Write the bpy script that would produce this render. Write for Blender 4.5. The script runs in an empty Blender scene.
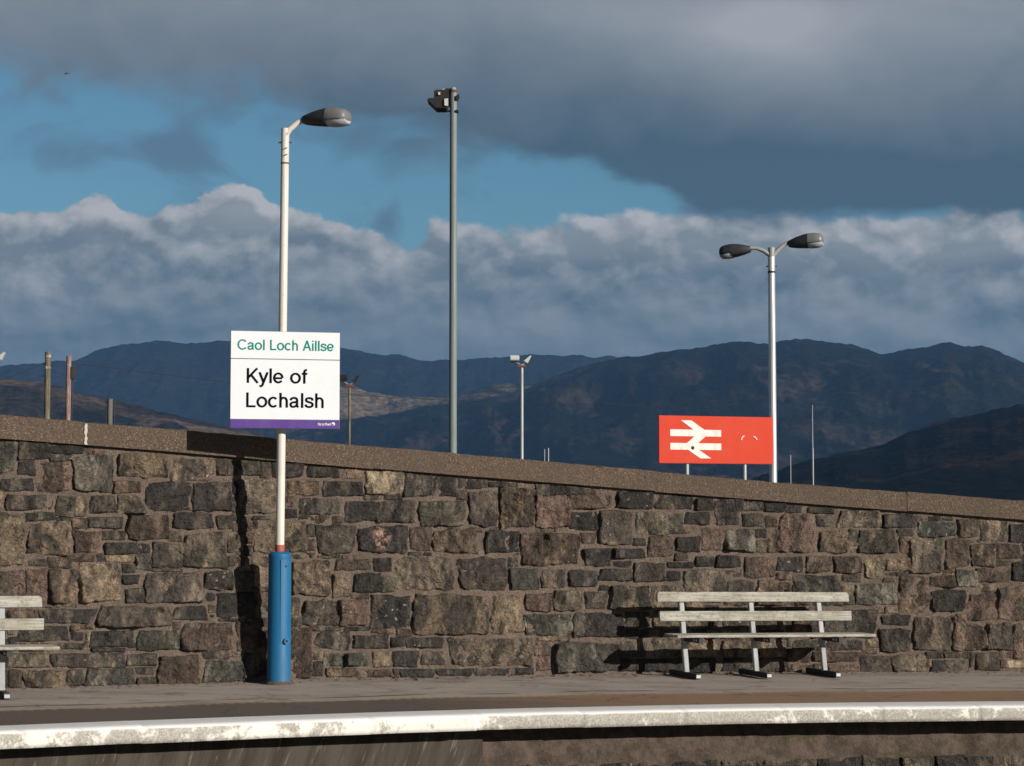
import bpy, bmesh, math, random
import numpy as np
from mathutils import Vector, Matrix
R = math.radians
PI = math.pi
random.seed(7)
rng = np.random.default_rng(11)
C = bpy.context.scene.collection

# ---------------------------------------------------------------- camera model
F = 2000.0; PITCH = math.atan(130.0/F); EYE = 1.65
cp, sp = math.cos(PITCH), math.sin(PITCH)
def ray(px, py):
    x = (np.asarray(px, float)-512)/F; y = (383-np.asarray(py, float))/F
    fy = cp - y*sp; fz = sp + y*cp
    return x/fy, fz/fy                      # dx, dz per metre of forward distance
def P(px, py, D):
    dx, dz = ray(px, py)
    return Vector((float(dx*D), D, float(EYE+dz*D)))
def project(x, y, z):
    d = y*cp + (z-EYE)*sp; u = -y*sp + (z-EYE)*cp
    return 512+F*x/d, 383-F*u/d

def zp(x):                                   # platform level, falling gently to the right
    return -0.0145*(np.clip(x, -9, 10)-2.4)
_w = np.polyfit([-4.56, -2.38, -.12, 2.48, 5.53], [17.8, 18.9, 19.95, 20.85, 21.6], 2)
_e = np.polyfit([-3.78, -2.06, -.1, 2.15, 4.6], [14.76, 15.70, 16.6, 17.38, 18.0], 2)
def _ext(c, x):
    x = np.asarray(x, float); a, b = -7.0, 7.5
    xc = np.clip(x, a, b)
    return np.polyval(c, xc) + (x-xc)*np.polyval(np.polyder(c), xc)
def Yw(x): return _ext(_w, x)
def Ye(x): return _ext(_e, x)
def slope(fn, x): return (fn(np.asarray(x)+.01)-fn(np.asarray(x)-.01))/.02
BATTER = .155
def wall_hit(px, py):
    dx, dz = ray(px, py)
    t = np.full(np.shape(dx), 19.5)
    for _ in range(40):
        t = .5*t + .5*(Yw(dx*t) + BATTER*(EYE+dz*t-zp(dx*t)))
    return dx*t, EYE+dz*t
def wall_pt(x, z, off=0.0):
    s = slope(Yw, x); n = np.sqrt(1+s*s)
    return x+off*s/n, Yw(x)+BATTER*(z-zp(x))-off/n, z+0*x

# ---------------------------------------------------------------- numpy noise
def _hash(ix, iy, seed):
    h = np.sin(ix*127.1+iy*311.7+seed*74.7)*43758.5453
    return h-np.floor(h)
def vnoise(x, y, seed=0):
    ix, iy = np.floor(x), np.floor(y); fx, fy = x-ix, y-iy
    fx = fx*fx*(3-2*fx); fy = fy*fy*(3-2*fy)
    a = _hash(ix, iy, seed); b = _hash(ix+1, iy, seed); c = _hash(ix, iy+1, seed); d = _hash(ix+1, iy+1, seed)
    return (a*(1-fx)+b*fx)*(1-fy)+(c*(1-fx)+d*fx)*fy
def fbm(x, y, seed=0, oct=4):
    s = 0; a = .5; t = 0
    for i in range(oct):
        s = s+a*vnoise(x*2**i+i*17.3, y*2**i-i*9.1, seed+i); t += a; a *= .52
    return s/t

# ---------------------------------------------------------------- object helpers
def link(name, me, mat, parent=None):
    o = bpy.data.objects.new(name, me); C.objects.link(o)
    if mat and not me.materials: me.materials.append(mat)
    if parent: o.parent = parent
    return o
def tag(o, label=None, cat=None, group=None, kind=None):
    if label: o['label'] = label
    if cat: o['category'] = cat
    if group: o['group'] = group
    if kind: o['kind'] = kind
    return o
def thing(name, label, cat, loc=(0, 0, 0), rz=0, group=None):
    o = bpy.data.objects.new(name, None); C.objects.link(o)
    o.location = loc; o.rotation_euler = (0, 0, rz); o.empty_display_size = .2
    return tag(o, label, cat, group)
def grid_mesh(name, V, nu, nv, smooth=True, colors=None, flip=False):
    """V: (nu*nv,3) row-major with v outer"""
    me = bpy.data.meshes.new(name)
    i = np.arange((nv-1)*(nu-1)); r = i//(nu-1); c = i % (nu-1)
    a = r*nu+c
    q = np.stack([a, a+1, a+nu+1, a+nu], 1)
    if flip: q = q[:, ::-1]
    fill_mesh(me, V, q, smooth, colors)
    return me
def fill_mesh(me, V, Q, smooth=True, colors=None):
    V = np.asarray(V, np.float32); Q = np.asarray(Q, np.int32)
    me.vertices.add(len(V)); me.vertices.foreach_set('co', V.ravel())
    me.loops.add(Q.size); me.loops.foreach_set('vertex_index', Q.ravel())
    me.polygons.add(len(Q)); me.polygons.foreach_set('loop_start', np.arange(0, Q.size, Q.shape[1], dtype=np.int32))
    me.polygons.foreach_set('use_smooth', np.full(len(Q), smooth))
    me.update(calc_edges=True)
    if colors is not None:
        at = me.color_attributes.new('Col', 'FLOAT_COLOR', 'POINT')
        cc = np.ones((len(V), 4), np.float32); cc[:, :3] = colors
        at.data.foreach_set('color', cc.ravel())
class MB:
    def __init__(s): s.bm = bmesh.new()
    def box(s, cx, cy, cz, sx, sy, sz, rot=None, bev=0.0):
        r = bmesh.ops.create_cube(s.bm, size=1)
        M = Matrix.Translation((cx, cy, cz)) @ (rot.to_4x4() if rot else Matrix()) @ Matrix.Diagonal((sx, sy, sz, 1))
        bmesh.ops.transform(s.bm, matrix=M, verts=r['verts'])
        if bev:
            es = list({e for v in r['verts'] for e in v.link_edges})
            bmesh.ops.bevel(s.bm, geom=es, offset=bev, segments=2, affect='EDGES')
        return s
    def tube(s, a, b, r0, r1=None, n=20, caps=True):
        a, b = Vector(a), Vector(b); r1 = r0 if r1 is None else r1
        d = b-a; q = d.to_track_quat('Z', 'Y')
        M = Matrix.Translation((a+b)/2) @ q.to_matrix().to_4x4()
        bmesh.ops.create_cone(s.bm, cap_ends=caps, segments=n, radius1=r0, radius2=r1, depth=d.length, matrix=M)
        return s
    def path(s, pts, rad, n=12):
        pts = [Vector(p) for p in pts]
        rads = rad if isinstance(rad, (list, tuple)) else [rad]*len(pts)
        rings = []
        for i, p in enumerate(pts):
            t = (pts[min(i+1, len(pts)-1)]-pts[max(i-1, 0)]).normalized()
            up = Vector((0, 0, 1)) if abs(t.z) < .95 else Vector((0, 1, 0))
            x = t.cross(up).normalized(); y = x.cross(t)
            rings.append([s.bm.verts.new(p+(x*math.cos(2*PI*k/n)+y*math.sin(2*PI*k/n))*rads[i]) for k in range(n)])
        for a, b in zip(rings, rings[1:]):
            for k in range(n): s.bm.faces.new((a[k], a[(k+1) % n], b[(k+1) % n], b[k]))
        s.bm.faces.new(rings[0][::-1]); s.bm.faces.new(rings[-1])
        return s
    def loft(s, rings):
        rr = [[s.bm.verts.new(p) for p in r] for r in rings]; n = len(rr[0])
        for a, b in zip(rr, rr[1:]):
            for k in range(n): s.bm.faces.new((a[k], a[(k+1) % n], b[(k+1) % n], b[k]))
        s.bm.faces.new(rr[0][::-1]); s.bm.faces.new(rr[-1])
        return s
    def poly(s, pts, th=Vector((0, 0, 0))):
        th = Vector(th)
        a = [s.bm.verts.new(Vector(p)) for p in pts]
        if th.length:
            b = [s.bm.verts.new(Vector(p)+th) for p in pts]; n = len(a)
            s.bm.faces.new(a[::-1]); s.bm.faces.new(b)
            for k in range(n): s.bm.faces.new((a[k], a[(k+1) % n], b[(k+1) % n], b[k]))
        else: s.bm.faces.new(a)
        return s
    def build(s, name, mat, parent=None, smooth=False):
        bmesh.ops.recalc_face_normals(s.bm, faces=s.bm.faces)
        me = bpy.data.meshes.new(name); s.bm.to_mesh(me); s.bm.free()
        if smooth:
            me.polygons.foreach_set('use_smooth', [True]*len(me.polygons))
            me.set_sharp_from_angle(angle=R(40))
        return link(name, me, mat, parent)
def copy_tree(o, parent=None):
    c = o.copy(); C.objects.link(c)
    if parent: c.parent = parent
    for ch in list(o.children): copy_tree(ch, c)
    return c

# ---------------------------------------------------------------- node helper
class NT:
    def __init__(s, nt): s.nt = nt; nt.nodes.clear()
    def n(s, t, **k):
        nd = s.nt.nodes.new(t)
        for a, b in k.items(): setattr(nd, a, b)
        return nd
    def set(s, sock, v):
        if isinstance(v, bpy.types.NodeSocket): s.nt.links.new(v, sock)
        elif v is not None: sock.default_value = v
    def m(s, op, a, b=None, c=None, clamp=False):
        nd = s.n('ShaderNodeMath', operation=op, use_clamp=clamp)
        for i, v in enumerate((a, b, c)):
            if v is not None: s.set(nd.inputs[i], v)
        return nd.outputs[0]
    def noise(s, vec, scale, detail=4, rough=.5, dist=0.0, out=0, lac=2.0):
        nd = s.n('ShaderNodeTexNoise'); s.set(nd.inputs['Vector'], vec)
        s.set(nd.inputs['Scale'], scale); s.set(nd.inputs['Detail'], detail); s.set(nd.inputs['Roughness'], rough)
        s.set(nd.inputs['Distortion'], dist); s.set(nd.inputs['Lacunarity'], lac)
        return nd.outputs[out]
    def voro(s, vec, scale, feature='F1', out='Distance', rnd=1.0):
        nd = s.n('ShaderNodeTexVoronoi', feature=feature); s.set(nd.inputs['Vector'], vec); s.set(nd.inputs['Scale'], scale)
        s.set(nd.inputs['Randomness'], rnd)
        return nd.outputs[out]
    def ramp(s, v, lo, hi, a=0.0, b=1.0, smooth=True):
        nd = s.n('ShaderNodeMapRange', interpolation_type='SMOOTHSTEP' if smooth else 'LINEAR')
        for i, x in enumerate((v, lo, hi, a, b)): s.set(nd.inputs[i], x)
        return nd.outputs[0]
    def mix(s, f, a, b, mode='MIX'):
        nd = s.n('ShaderNodeMix', data_type='RGBA', blend_type=mode)
        s.set(nd.inputs[0], f)
        for i, v in ((6, a), (7, b)):
            s.set(nd.inputs[i], (*v, 1) if isinstance(v, tuple) and len(v) == 3 else v)
        return nd.outputs[2]
    def map(s, vec, scale=(1, 1, 1), loc=(0, 0, 0)):
        nd = s.n('ShaderNodeMapping'); s.set(nd.inputs['Vector'], vec)
        nd.inputs['Scale'].default_value = scale; nd.inputs['Location'].default_value = loc
        return nd.outputs[0]
    def bump(s, h, strength=.5, dist=.01):
        nd = s.n('ShaderNodeBump'); s.set(nd.inputs['Height'], h); nd.inputs['Strength'].default_value = strength
        nd.inputs['Distance'].default_value = dist
        return nd.outputs[0]
def material(name, fn):
    m = bpy.data.materials.new(name); m.use_nodes = True
    t = NT(m.node_tree)
    out = t.n('ShaderNodeOutputMaterial'); b = t.n('ShaderNodeBsdfPrincipled')
    m.node_tree.links.new(b.outputs[0], out.inputs[0])
    tc = t.n('ShaderNodeTexCoord')
    r = fn(t, tc.outputs['Object'])
    t.set(b.inputs['Base Color'], r['c'] if not isinstance(r['c'], tuple) else (*r['c'], 1))
    t.set(b.inputs['Roughness'], r.get('r', .8)); t.set(b.inputs['Metallic'], r.get('m', 0.0))
    if 'n' in r: t.set(b.inputs['Normal'], r['n'])
    if 's' in r: t.set(b.inputs['Specular IOR Level'], r['s'])
    return m
def srgb(r, g, b, k=1.0):
    f = lambda v: ((v/255+.055)/1.055)**2.4 if v > 10 else v/255/12.92
    return (f(r)*k, f(g)*k, f(b)*k)

def paint(col, dirt=(.12, .09, .06), amt=.25, rough=.35, scale=6.0, metal=0.0, rust=0.0, vs=1.0):
    def fn(t, v):
        n = t.noise(t.map(v, (scale, scale, scale*vs*.35)), 1.0, 6, .6)
        f = t.ramp(n, .5, .72, 0, amt)
        c = t.mix(f, col, dirt)
        n3 = t.noise(v, 45, 3, .6)
        c = t.mix(t.ramp(n3, .3, .8, 0, .12), c, dirt)
        if rust:
            n2 = t.noise(t.map(v, (1, 1, .5)), scale*3.5, 5, .65)
            c = t.mix(t.ramp(n2, .66, .70, 0, rust), c, (.16, .05, .02))
        return dict(c=c, r=t.ramp(n, .3, .7, rough, min(1, rough+.25)), m=metal, n=t.bump(n3, .12, .003))
    return fn

M = {}
def stone_fn(t, v):
    col = t.n('ShaderNodeVertexColor', layer_name='Col').outputs[0]
    n = t.noise(t.map(v, (1, 1, .7)), 20, 7, .62, .8); n2 = t.noise(v, 110, 4, .65)
    n3 = t.noise(t.map(v, (1, 1, .45)), 9, 5, .6, 1.2)
    c = t.mix(1.0, col, t.mix(t.ramp(n, .25, .75), (.52, .51, .51), (1.55, 1.50, 1.43)), 'MULTIPLY')
    c = t.mix(t.ramp(n3, .45, .68, 0, .42), c, (.038, .036, .036))
    c = t.mix(t.ramp(n2, .66, .74, 0, .4), c, (.2, .18, .15))
    h = t.m('ADD', t.m('MULTIPLY', n, .9), t.m('MULTIPLY', n2, .14))
    h = t.m('ADD', h, t.m('MULTIPLY', t.noise(t.map(v, (1, 1, 1.6)), 15, 3, .5, 2.2), 1.3))
    return dict(c=c, r=.93, s=.25, n=t.bump(h, 1.0, .035))
M['stone'] = material('rock_faced_stone', stone_fn)
def mortar_fn(t, v):
    n = t.noise(v, 60, 6, .75); n2 = t.noise(v, 3.2, 4, .6); n3 = t.voro(v, 75)
    c = t.mix(t.ramp(n, .3, .72), (.105, .082, .067), (.27, .208, .168))
    c = t.mix(t.ramp(n2, .4, .65, 0, .5), c, (.10, .080, .067))
    c = t.mix(t.ramp(n3, .0, .22, .5, 0), c, (.25, .21, .175))
    h = t.m('SUBTRACT', n, t.m('MULTIPLY', n3, .6))
    return dict(c=c, r=.95, s=.2, n=t.bump(h, .9, .02))
M['mortar'] = material('lime_mortar', mortar_fn)
def coping_fn(t, v):
    n = t.noise(v, 55, 5, .7); sp_ = t.voro(v, 42); n2 = t.noise(v, 1.7, 5, .6); n3 = t.noise(t.map(v, (1, 1, 1.8), (3, 1, 0)), 4.2, 4, .7)
    c = t.mix(t.ramp(n, .3, .7), (.060, .044, .034), (.150, .112, .085))
    c = t.mix(t.ramp(sp_, .10, .26, .9, 0), c, (.34, .27, .19))
    c = t.mix(t.ramp(n2, .42, .66, 0, .4), c, (.085, .068, .056))
    c = t.mix(t.ramp(n3, .68, .74, 0, .8), c, (.015, .013, .012))
    li = t.noise(v, 6.5, 6, .7); c = t.mix(t.ramp(li, .62, .68, 0, .45), c, (.19, .165, .12))
    return dict(c=c, r=.95, s=.2, n=t.bump(t.m('SUBTRACT', n, sp_), .45, .008))
M['mortar_white'] = material('white_joint_filler', lambda t, v: dict(c=(.50, .48, .44), r=.9))
M['coping'] = material('exposed_aggregate_coping', coping_fn)
def asphalt_fn(t, v):
    uv = t.n('ShaderNodeUVMap', uv_map='UV').outputs[0]
    s = t.n('ShaderNodeSeparateXYZ'); t.set(s.inputs[0], uv)
    U, Vv = s.outputs[0], s.outputs[1]
    n = t.noise(v, 90, 4, .7); n2 = t.noise(t.map(v, (1, 2.2, 1)), 1.1, 5, .6); vo = t.voro(v, 130)
    c = t.mix(t.ramp(n, .3, .7), (.36, .305, .27), (.56, .49, .44))
    c = t.mix(t.ramp(n2, .42, .66, 0, .5), c, (.28, .24, .21))
    c = t.mix(t.ramp(n2, .64, .68, 0, .35), c, (.20, .17, .145))
    wob = t.m('MULTIPLY', t.m('SUBTRACT', t.noise(v, 2.3, 3, .5), .5), .10)
    vv = t.m('ADD', Vv, wob)
    # trackside strip: dark tarmac on the left, ruddy further along
    red = t.mix(t.ramp(t.m('ADD', U, t.m('MULTIPLY', n2, 2.0)), .2, 2.6), (.16, .132, .112), (.38, .24, .155))
    red = t.mix(t.ramp(n, .3, .7, 0, .35), red, (.10, .08, .065))
    c = t.mix(t.ramp(vv, 1.13, 1.05), c, red)
    # dark seam and worn, broken yellow line
    seam = t.m('MULTIPLY', t.ramp(vv, 1.33, 1.37), t.ramp(vv, 1.44, 1.40))
    c = t.mix(t.m('MULTIPLY', seam, t.ramp(t.noise(v, 1.5, 2), .35, .6)), c, (.07, .065, .06))
    ln = t.m('MULTIPLY', t.ramp(vv, .97, 1.04), t.ramp(vv, 1.32, 1.24))
    wv = t.n('ShaderNodeTexWave', wave_type='BANDS', bands_direction='X'); t.set(wv.inputs['Vector'], uv)
    wv.inputs['Scale'].default_value = 3.3; wv.inputs['Distortion'].default_value = .6
    ln = t.m('MULTIPLY', ln, t.ramp(wv.outputs['Fac'], .35, .6, .15, 1))
    ln = t.m('MULTIPLY', ln, t.ramp(t.noise(v, 7, 4, .6), .35, .55, .15, .85))
    c = t.mix(t.m('MULTIPLY', ln, .75), c, (.46, .34, .19))
    cw = t.noise(v, 2.2, 4, .6, out=1); cv = t.n('ShaderNodeVectorMath', operation='MULTIPLY_ADD'); t.set(cv.inputs[0], cw); cv.inputs[1].default_value = (.5, .5, .5); t.set(cv.inputs[2], v)
    ck = t.voro(cv.outputs[0], .9, 'DISTANCE_TO_EDGE')
    c = t.mix(t.m('MULTIPLY', t.ramp(ck, .003, .012, .45, 0), t.ramp(t.noise(v, .8, 2), .45, .55)), c, (.05, .045, .04))
    gum = t.voro(v, 5.5); c = t.mix(t.ramp(gum, .045, .06, .55, 0), c, (.45, .43, .40))
    st_ = t.noise(t.map(v, (1, 1, 1), (7, 3, 0)), 2.6, 5, .65); c = t.mix(t.ramp(st_, .56, .66, 0, .5), c, (.13, .11, .095))
    grit = t.noise(v, 26, 5, .8); c = t.mix(t.m('MULTIPLY', t.ramp(vv, 2.55, 2.95), t.ramp(grit, .45, .6, 0, .7)), c, (.14, .11, .08))
    return dict(c=c, r=.9, s=.3, n=t.bump(t.m('SUBTRACT', n, vo), .7, .008))
M['asphalt'] = material('platform_tarmac', asphalt_fn)
def edge_fn(t, v):
    g = t.n('ShaderNodeNewGeometry'); s = t.n('ShaderNodeSeparateXYZ'); t.set(s.inputs[0], g.outputs['Normal'])
    up = t.ramp(s.outputs[2], .35, .7)
    n = t.noise(t.map(v, (1, 1, .8)), 5.5, 7, .72, .5); f = t.noise(v, 60, 4, .75); sp_ = t.noise(v, 28, 5, .8)
    big = t.noise(v, .55, 3, .5)
    wear = t.m('ADD', t.m('MULTIPLY', n, .75), t.m('MULTIPLY', big, .45))
    sx_ = t.n('ShaderNodeSeparateXYZ'); t.set(sx_.inputs[0], v)
    wear = t.m('ADD', wear, t.m('MULTIPLY', sp_, .22))
    wear = t.m('ADD', wear, t.ramp(sx_.outputs[0], -.6, .3, -.01, .085))
    conc = t.mix(t.ramp(f, .3, .7), (.13, .118, .10), (.50, .47, .41))
    side = t.mix(t.ramp(wear, .66, .75, 0, .78), (.86, .84, .79), conc)
    top = t.mix(t.ramp(n, .55, .75, 0, .4), (.88, .88, .88), (.45, .42, .38))
    c = t.mix(up, side, top)
    c = t.mix(t.ramp(sp_, .68, .73, 0, .8), c, (.10, .08, .06))
    return dict(c=c, r=.8, n=t.bump(t.m('ADD', f, t.m('MULTIPLY', wear, 1.5)), .5, .006))
M['edge'] = material('worn_white_edge_paint', edge_fn)
def conc_fn(t, v):
    s = t.n('ShaderNodeSeparateXYZ'); t.set(s.inputs[0], v)
    # streaks run down and sweep sideways
    x2 = t.m('SUBTRACT', s.outputs[0], t.m('MULTIPLY', t.m('POWER', t.m('ABSOLUTE', t.m('ADD', s.outputs[2], .1)), 1.4), -.5))
    cv = t.n('ShaderNodeCombineXYZ'); t.set(cv.inputs[0], x2); t.set(cv.inputs[1], t.m('MULTIPLY', s.outputs[2], .12))
    st = t.noise(cv.outputs[0], 7, 5, .65); st2 = t.noise(cv.outputs[0], 26, 4, .6)
    f = t.noise(v, 50, 4, .7)
    c = t.mix(t.ramp(st, .35, .62), (.034, .026, .020), (.072, .060, .047))
    c = t.mix(t.ramp(st2, .58, .68, 0, .65), c, (.17, .155, .125))
    c = t.mix(t.ramp(f, .4, .7, 0, .3), c, (.06, .05, .04))
    return dict(c=c, r=.9, n=t.bump(f, .5, .006))
M['concrete'] = material('streaked_concrete', conc_fn)
def render_fn(t, v):
    n = t.noise(v, 8, 6, .7); f = t.noise(v, 55, 5, .75); mo = t.noise(t.map(v, (1, 1, 2)), 2.3, 4, .6)
    c = t.mix(t.ramp(n, .35, .65), (.060, .044, .034), (.130, .096, .075))
    c = t.mix(t.ramp(f, .5, .7, 0, .5), c, (.07, .055, .045))
    c = t.mix(t.ramp(mo, .58, .66, 0, .8), c, (.055, .055, .022))
    return dict(c=c, r=.95, n=t.bump(t.m('ADD', n, t.m('MULTIPLY', f, .5)), .9, .03))
M['rough_render'] = material('rough_pointed_stone', render_fn)
def wood_fn(t, v):
    n = t.noise(t.map(v, (1.2, 16, 16)), 3, 6, .65, .4); n2 = t.noise(t.map(v, (1, 1, 1.5)), 6, 5, .65); s = t.noise(v, 35, 4, .7)
    c = t.mix(t.ramp(n, .3, .7), (.25, .24, .20), (.52, .50, .45))
    c = t.mix(t.ramp(n2, .46, .62, 0, .5), c, (.22, .21, .14))
    c = t.mix(t.ramp(s, .52, .68, 0, .65), c, (.14, .125, .085))
    return dict(c=c, r=.8, n=t.bump(n, .5, .004))
M['wood'] = material('lichened_bench_timber', wood_fn)
M['bench_frame'] = material('galvanised_bench_frame', paint((.36, .38, .40), (.10, .08, .06), .4, .5, 9))
M['foot'] = material('dark_bench_foot', paint((.035, .037, .040), (.08, .07, .06), .4, .6, 9))
M['white_pole'] = material('white_pole_paint', paint((.76, .72, .67), (.35, .27, .2), .3, .35, 5, rust=.6))
M['white_pole_clean'] = material('white_glossy_pole_paint', paint((.74, .75, .78), (.4, .38, .35), .2, .28, 5, metal=.55))
M['blue'] = material('blue_base_paint', paint((.006, .135, .31), (.05, .09, .12), .4, .4, 7, rust=.35))
M['red_band'] = material('faded_red_band', paint((.42, .09, .07), (.3, .15, .1), .3, .6, 20))
M['mast'] = material('pale_green_mast_paint', paint((.20, .245, .24), (.12, .13, .12), .4, .45, 3, rust=.2))
M['galv'] = material('galvanised_steel', paint((.42, .45, .47), (.2, .2, .2), .35, .45, 6, metal=.35))
M['grey'] = material('grey_lantern_housing', paint((.19, .195, .20), (.05, .05, .05), .4, .38, 10))
M['grey_dark'] = material('dark_lantern_housing', paint((.035, .038, .045), (.08, .07, .06), .3, .4, 10))
M['arm_grey'] = material('grey_bracket_paint', paint((.33, .34, .35), (.2, .15, .12), .3, .4, 10, rust=.3))
M['black'] = material('black_floodlight', paint((.012, .012, .014), (.05, .045, .04), .3, .5, 15))
M['lightbox'] = material('white_floodlight', paint((.62, .62, .60), (.3, .25, .2), .3, .5, 9))
M['rust'] = material('rusty_bracket', paint((.15, .07, .045), (.1, .05, .03), .5, .8, 15))
M['sign_white'] = material('white_sign_face', paint((.82, .86, .91), (.6, .58, .52), .08, .3, 4))
M['sign_teal'] = material('teal_lettering', lambda t, v: dict(c=(.0, .25, .20), r=.8, s=.1))
M['sign_black'] = material('black_lettering', lambda t, v: dict(c=(.005, .006, .011), r=.9, s=.05))
M['sign_grey'] = material('grey_rule', lambda t, v: dict(c=(.10, .14, .15), r=.5))
M['sign_purple'] = material('purple_band', paint((.085, .030, .26), (.2, .15, .3), .15, .35, 5))
M['sign_back'] = material('sign_back_metal', paint((.3, .3, .32), (.2, .2, .2), .3, .5, 6))
def red_fn(t, v):
    n = t.noise(v, 4, 5, .65); f = t.noise(v, 45, 4, .7)
    c = t.mix(t.ramp(n, .4, .7, 0, .5), (.64, .060, .030), (.66, .085, .045))
    c = t.mix(t.ramp(f, .70, .76, 0, .5), c, (.8, .40, .30))
    return dict(c=c, r=.65, s=.15)
M['red'] = material('faded_red_panel', red_fn)
M['white_decal'] = material('peeling_white_decal', paint((.84, .80, .76), (.72, .38, .30), .5, .5, 12))
def pole_wood(c1, c2):
    def fn(t, v):
        n = t.noise(t.map(v, (8, 8, .9)), 3, 5, .65); b = t.noise(t.map(v, (.1, .1, 1)), 2.2, 4, .7)
        c = t.mix(t.ramp(n, .35, .7), c1, c2)
        c = t.mix(t.ramp(b, .55, .62, 0, .6), c, (.42, .38, .30))
        return dict(c=c, r=.85, n=t.bump(n, .4, .01))
    return fn
M['tele'] = material('weathered_pole_timber', pole_wood((.10, .085, .055), (.25, .21, .14)))
M['tele_pink'] = material('peeling_pink_pole', pole_wood((.20, .12, .10), (.42, .31, .28)))
M['tele_band'] = material('flaking_pale_paint', pole_wood((.14, .12, .09), (.55, .50, .42)))
M['pole_dark'] = material('dark_far_pole', pole_wood((.10, .10, .10), (.20, .19, .18)))
M['yellow_pole'] = material('yellow_far_post', paint((.45, .36, .12), (.2, .17, .1), .3, .5, 5))
M['wire'] = material('overhead_wire', lambda t, v: dict(c=(.02, .022, .025), r=.6))
M['glass'] = material('clouded_lamp_bowl', paint((.45, .49, .53), (.3, .3, .3), .2, .15, 12))
def ground_fn(t, v):
    n = t.noise(v, .02, 6, .6); f = t.noise(v, 12, 4, .7)
    c = t.mix(t.ramp(n, .35, .65), (.05, .05, .028), (.10, .085, .055))
    c = t.mix(t.ramp(f, .4, .7, 0, .4), c, (.03, .03, .022))
    return dict(c=c, r=.95)
M['ground'] = material('moor_ground', ground_fn)
def hill_mat(name, base, tan, amt, sc, lo=.5, hi=.62):
    def fn(t, v):
        n = t.noise(t.map(v, (1, 1, 2.6)), sc, 8, .62, .6); n2 = t.noise(t.map(v, (1, 1, 1.5)), sc*7, 6, .65)
        n3 = t.noise(v, sc*.45, 3, .5)
        m_ = t.m('MULTIPLY', t.ramp(n, lo, hi), t.ramp(n3, .40, .60, .15, 1))
        c = t.mix(t.m('MULTIPLY', m_, amt), base, tan)
        c = t.mix(1.0, c, t.mix(t.ramp(n2, .32, .7), (.5, .52, .55), (1.55, 1.5, 1.45)), 'MULTIPLY')
        return dict(c=c, r=1.0, s=.0, n=t.bump(t.m('ADD', n2, n), .7, 60*(.004/sc)))
    return material(name, fn)

# ================================================================ SETTING
def strip(fn_a, fn_b, xs, na, name, uv=True):
    pass
XS = np.linspace(-11, 13, 241)
def norm2(fn, x):
    s = slope(fn, x); n = np.sqrt(1+s*s); return s/n, -1/n      # towards the track
arc = np.concatenate([[0], np.cumsum(np.hypot(np.diff(XS), np.diff(Ye(XS))))]); arc -= np.interp(0, XS, arc)
# --- ground: one sheet to the horizon, low under the tracks, level with the platform behind the wall
gx = np.concatenate([-np.geomspace(30000, 14, 30), np.linspace(-13, 14, 28), np.geomspace(15, 30000, 30)])
rows = []
for x in gx:
    yw = float(Yw(np.clip(x, -9, 10)))-.9
    ys = [-30000, -3000, -300, -30, 0, 8, yw-.6, yw, yw+.02, yw+1.5, 40, 70, 150, 600, 3000, 30000]
    rows.append([(x, y, -1.02 if k <= 7 else -.12) for k, y in enumerate(ys)])
V = np.array(rows).reshape(-1, 3)
g = link('ground', grid_mesh('ground', V, 16, len(gx), False, flip=True), M['ground'])
tag(g, kind='structure')

# --- platform tarmac
nv = 26
vs = np.linspace(0, 1, nv)
A = np.stack([XS, Ye(XS)], 1)
nxe, nye = norm2(Ye, XS)
Bx = XS.copy()
V = []; UV = []
for i, x in enumerate(XS):
    ax, ay = A[i]
    # walk away from the track until beyond the wall foot
    wd = 0
    dirx, diry = -nxe[i], -nye[i]
    t_ = 3.0
    for _ in range(30):
        t_ = t_ + .6*(Yw(ax+dirx*t_)-(ay+diry*t_))
    L = t_+.15
    for v in vs:
        d = v*L
        X_, Y_ = ax+dirx*d, ay+diry*d
        V.append((X_, Y_, float(zp(X_))+.004*math.sin(X_*3+Y_*2)-.0)); UV.append((arc[i], d))
me = grid_mesh('platform', np.array(V), nv, len(XS), True, flip=True)
uvl = me.uv_layers.new(name='UV'); idx = np.empty(len(me.loops), np.int32); me.loops.foreach_get('vertex_index', idx)
uvl.data.foreach_set('uv', np.array(UV, np.float32)[idx].ravel())
tag(link('platform', me, M['asphalt']), kind='structure')

# --- white edge slabs with rounded nosing, slightly uneven joints
def edge_slabs():
    V = []; 
    prof = [(0, .006), (-.10, .008), (-.34, .008), (-.385, .002), (-.405, -.018), (-.408, -.05), (-.404, -.09), (-.400, -.122), (-.36, -.127), (-.10, -.127), (.15, -.127)]
    xs = np.linspace(-10.5, 12.5, 900)
    nx_, ny_ = norm2(Ye, xs)
    a_ = np.concatenate([[0], np.cumsum(np.hypot(np.diff(xs), np.diff(Ye(xs))))])
    blk = np.floor(a_/.92); fr = a_/.92-blk
    jig = (_hash(blk, blk*0, 3)-.5)*.014; jz = (_hash(blk, blk*0, 5)-.5)*.008
    joint = np.where((fr < .012) | (fr > .988), 1.0, 0.0)
    for i, x in enumerate(xs):
        y = float(Ye(x)); z0 = float(zp(x))
        for k, (o, dz) in enumerate(prof):
            oo = -o + (jig[i] if 2 < k < 9 else 0) - (joint[i]*.018 if 2 < k < 9 else 0)
            rgh = (float(vnoise(np.array(a_[i]*9), np.array(k*1.3), 4))-.5)*.007 if 2 < k < 9 else 0
            V.append((x+nx_[i]*(oo+rgh), y+ny_[i]*(oo+rgh), z0+dz+jz[i]*(1 if k > 0 else .3) - joint[i]*.004*(k > 0)))
    me = grid_mesh('platform_edging', np.array(V), len(prof), len(xs), True)
    return me
tag(link('platform_edge', edge_slabs(), M['edge']), kind='structure')

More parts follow.
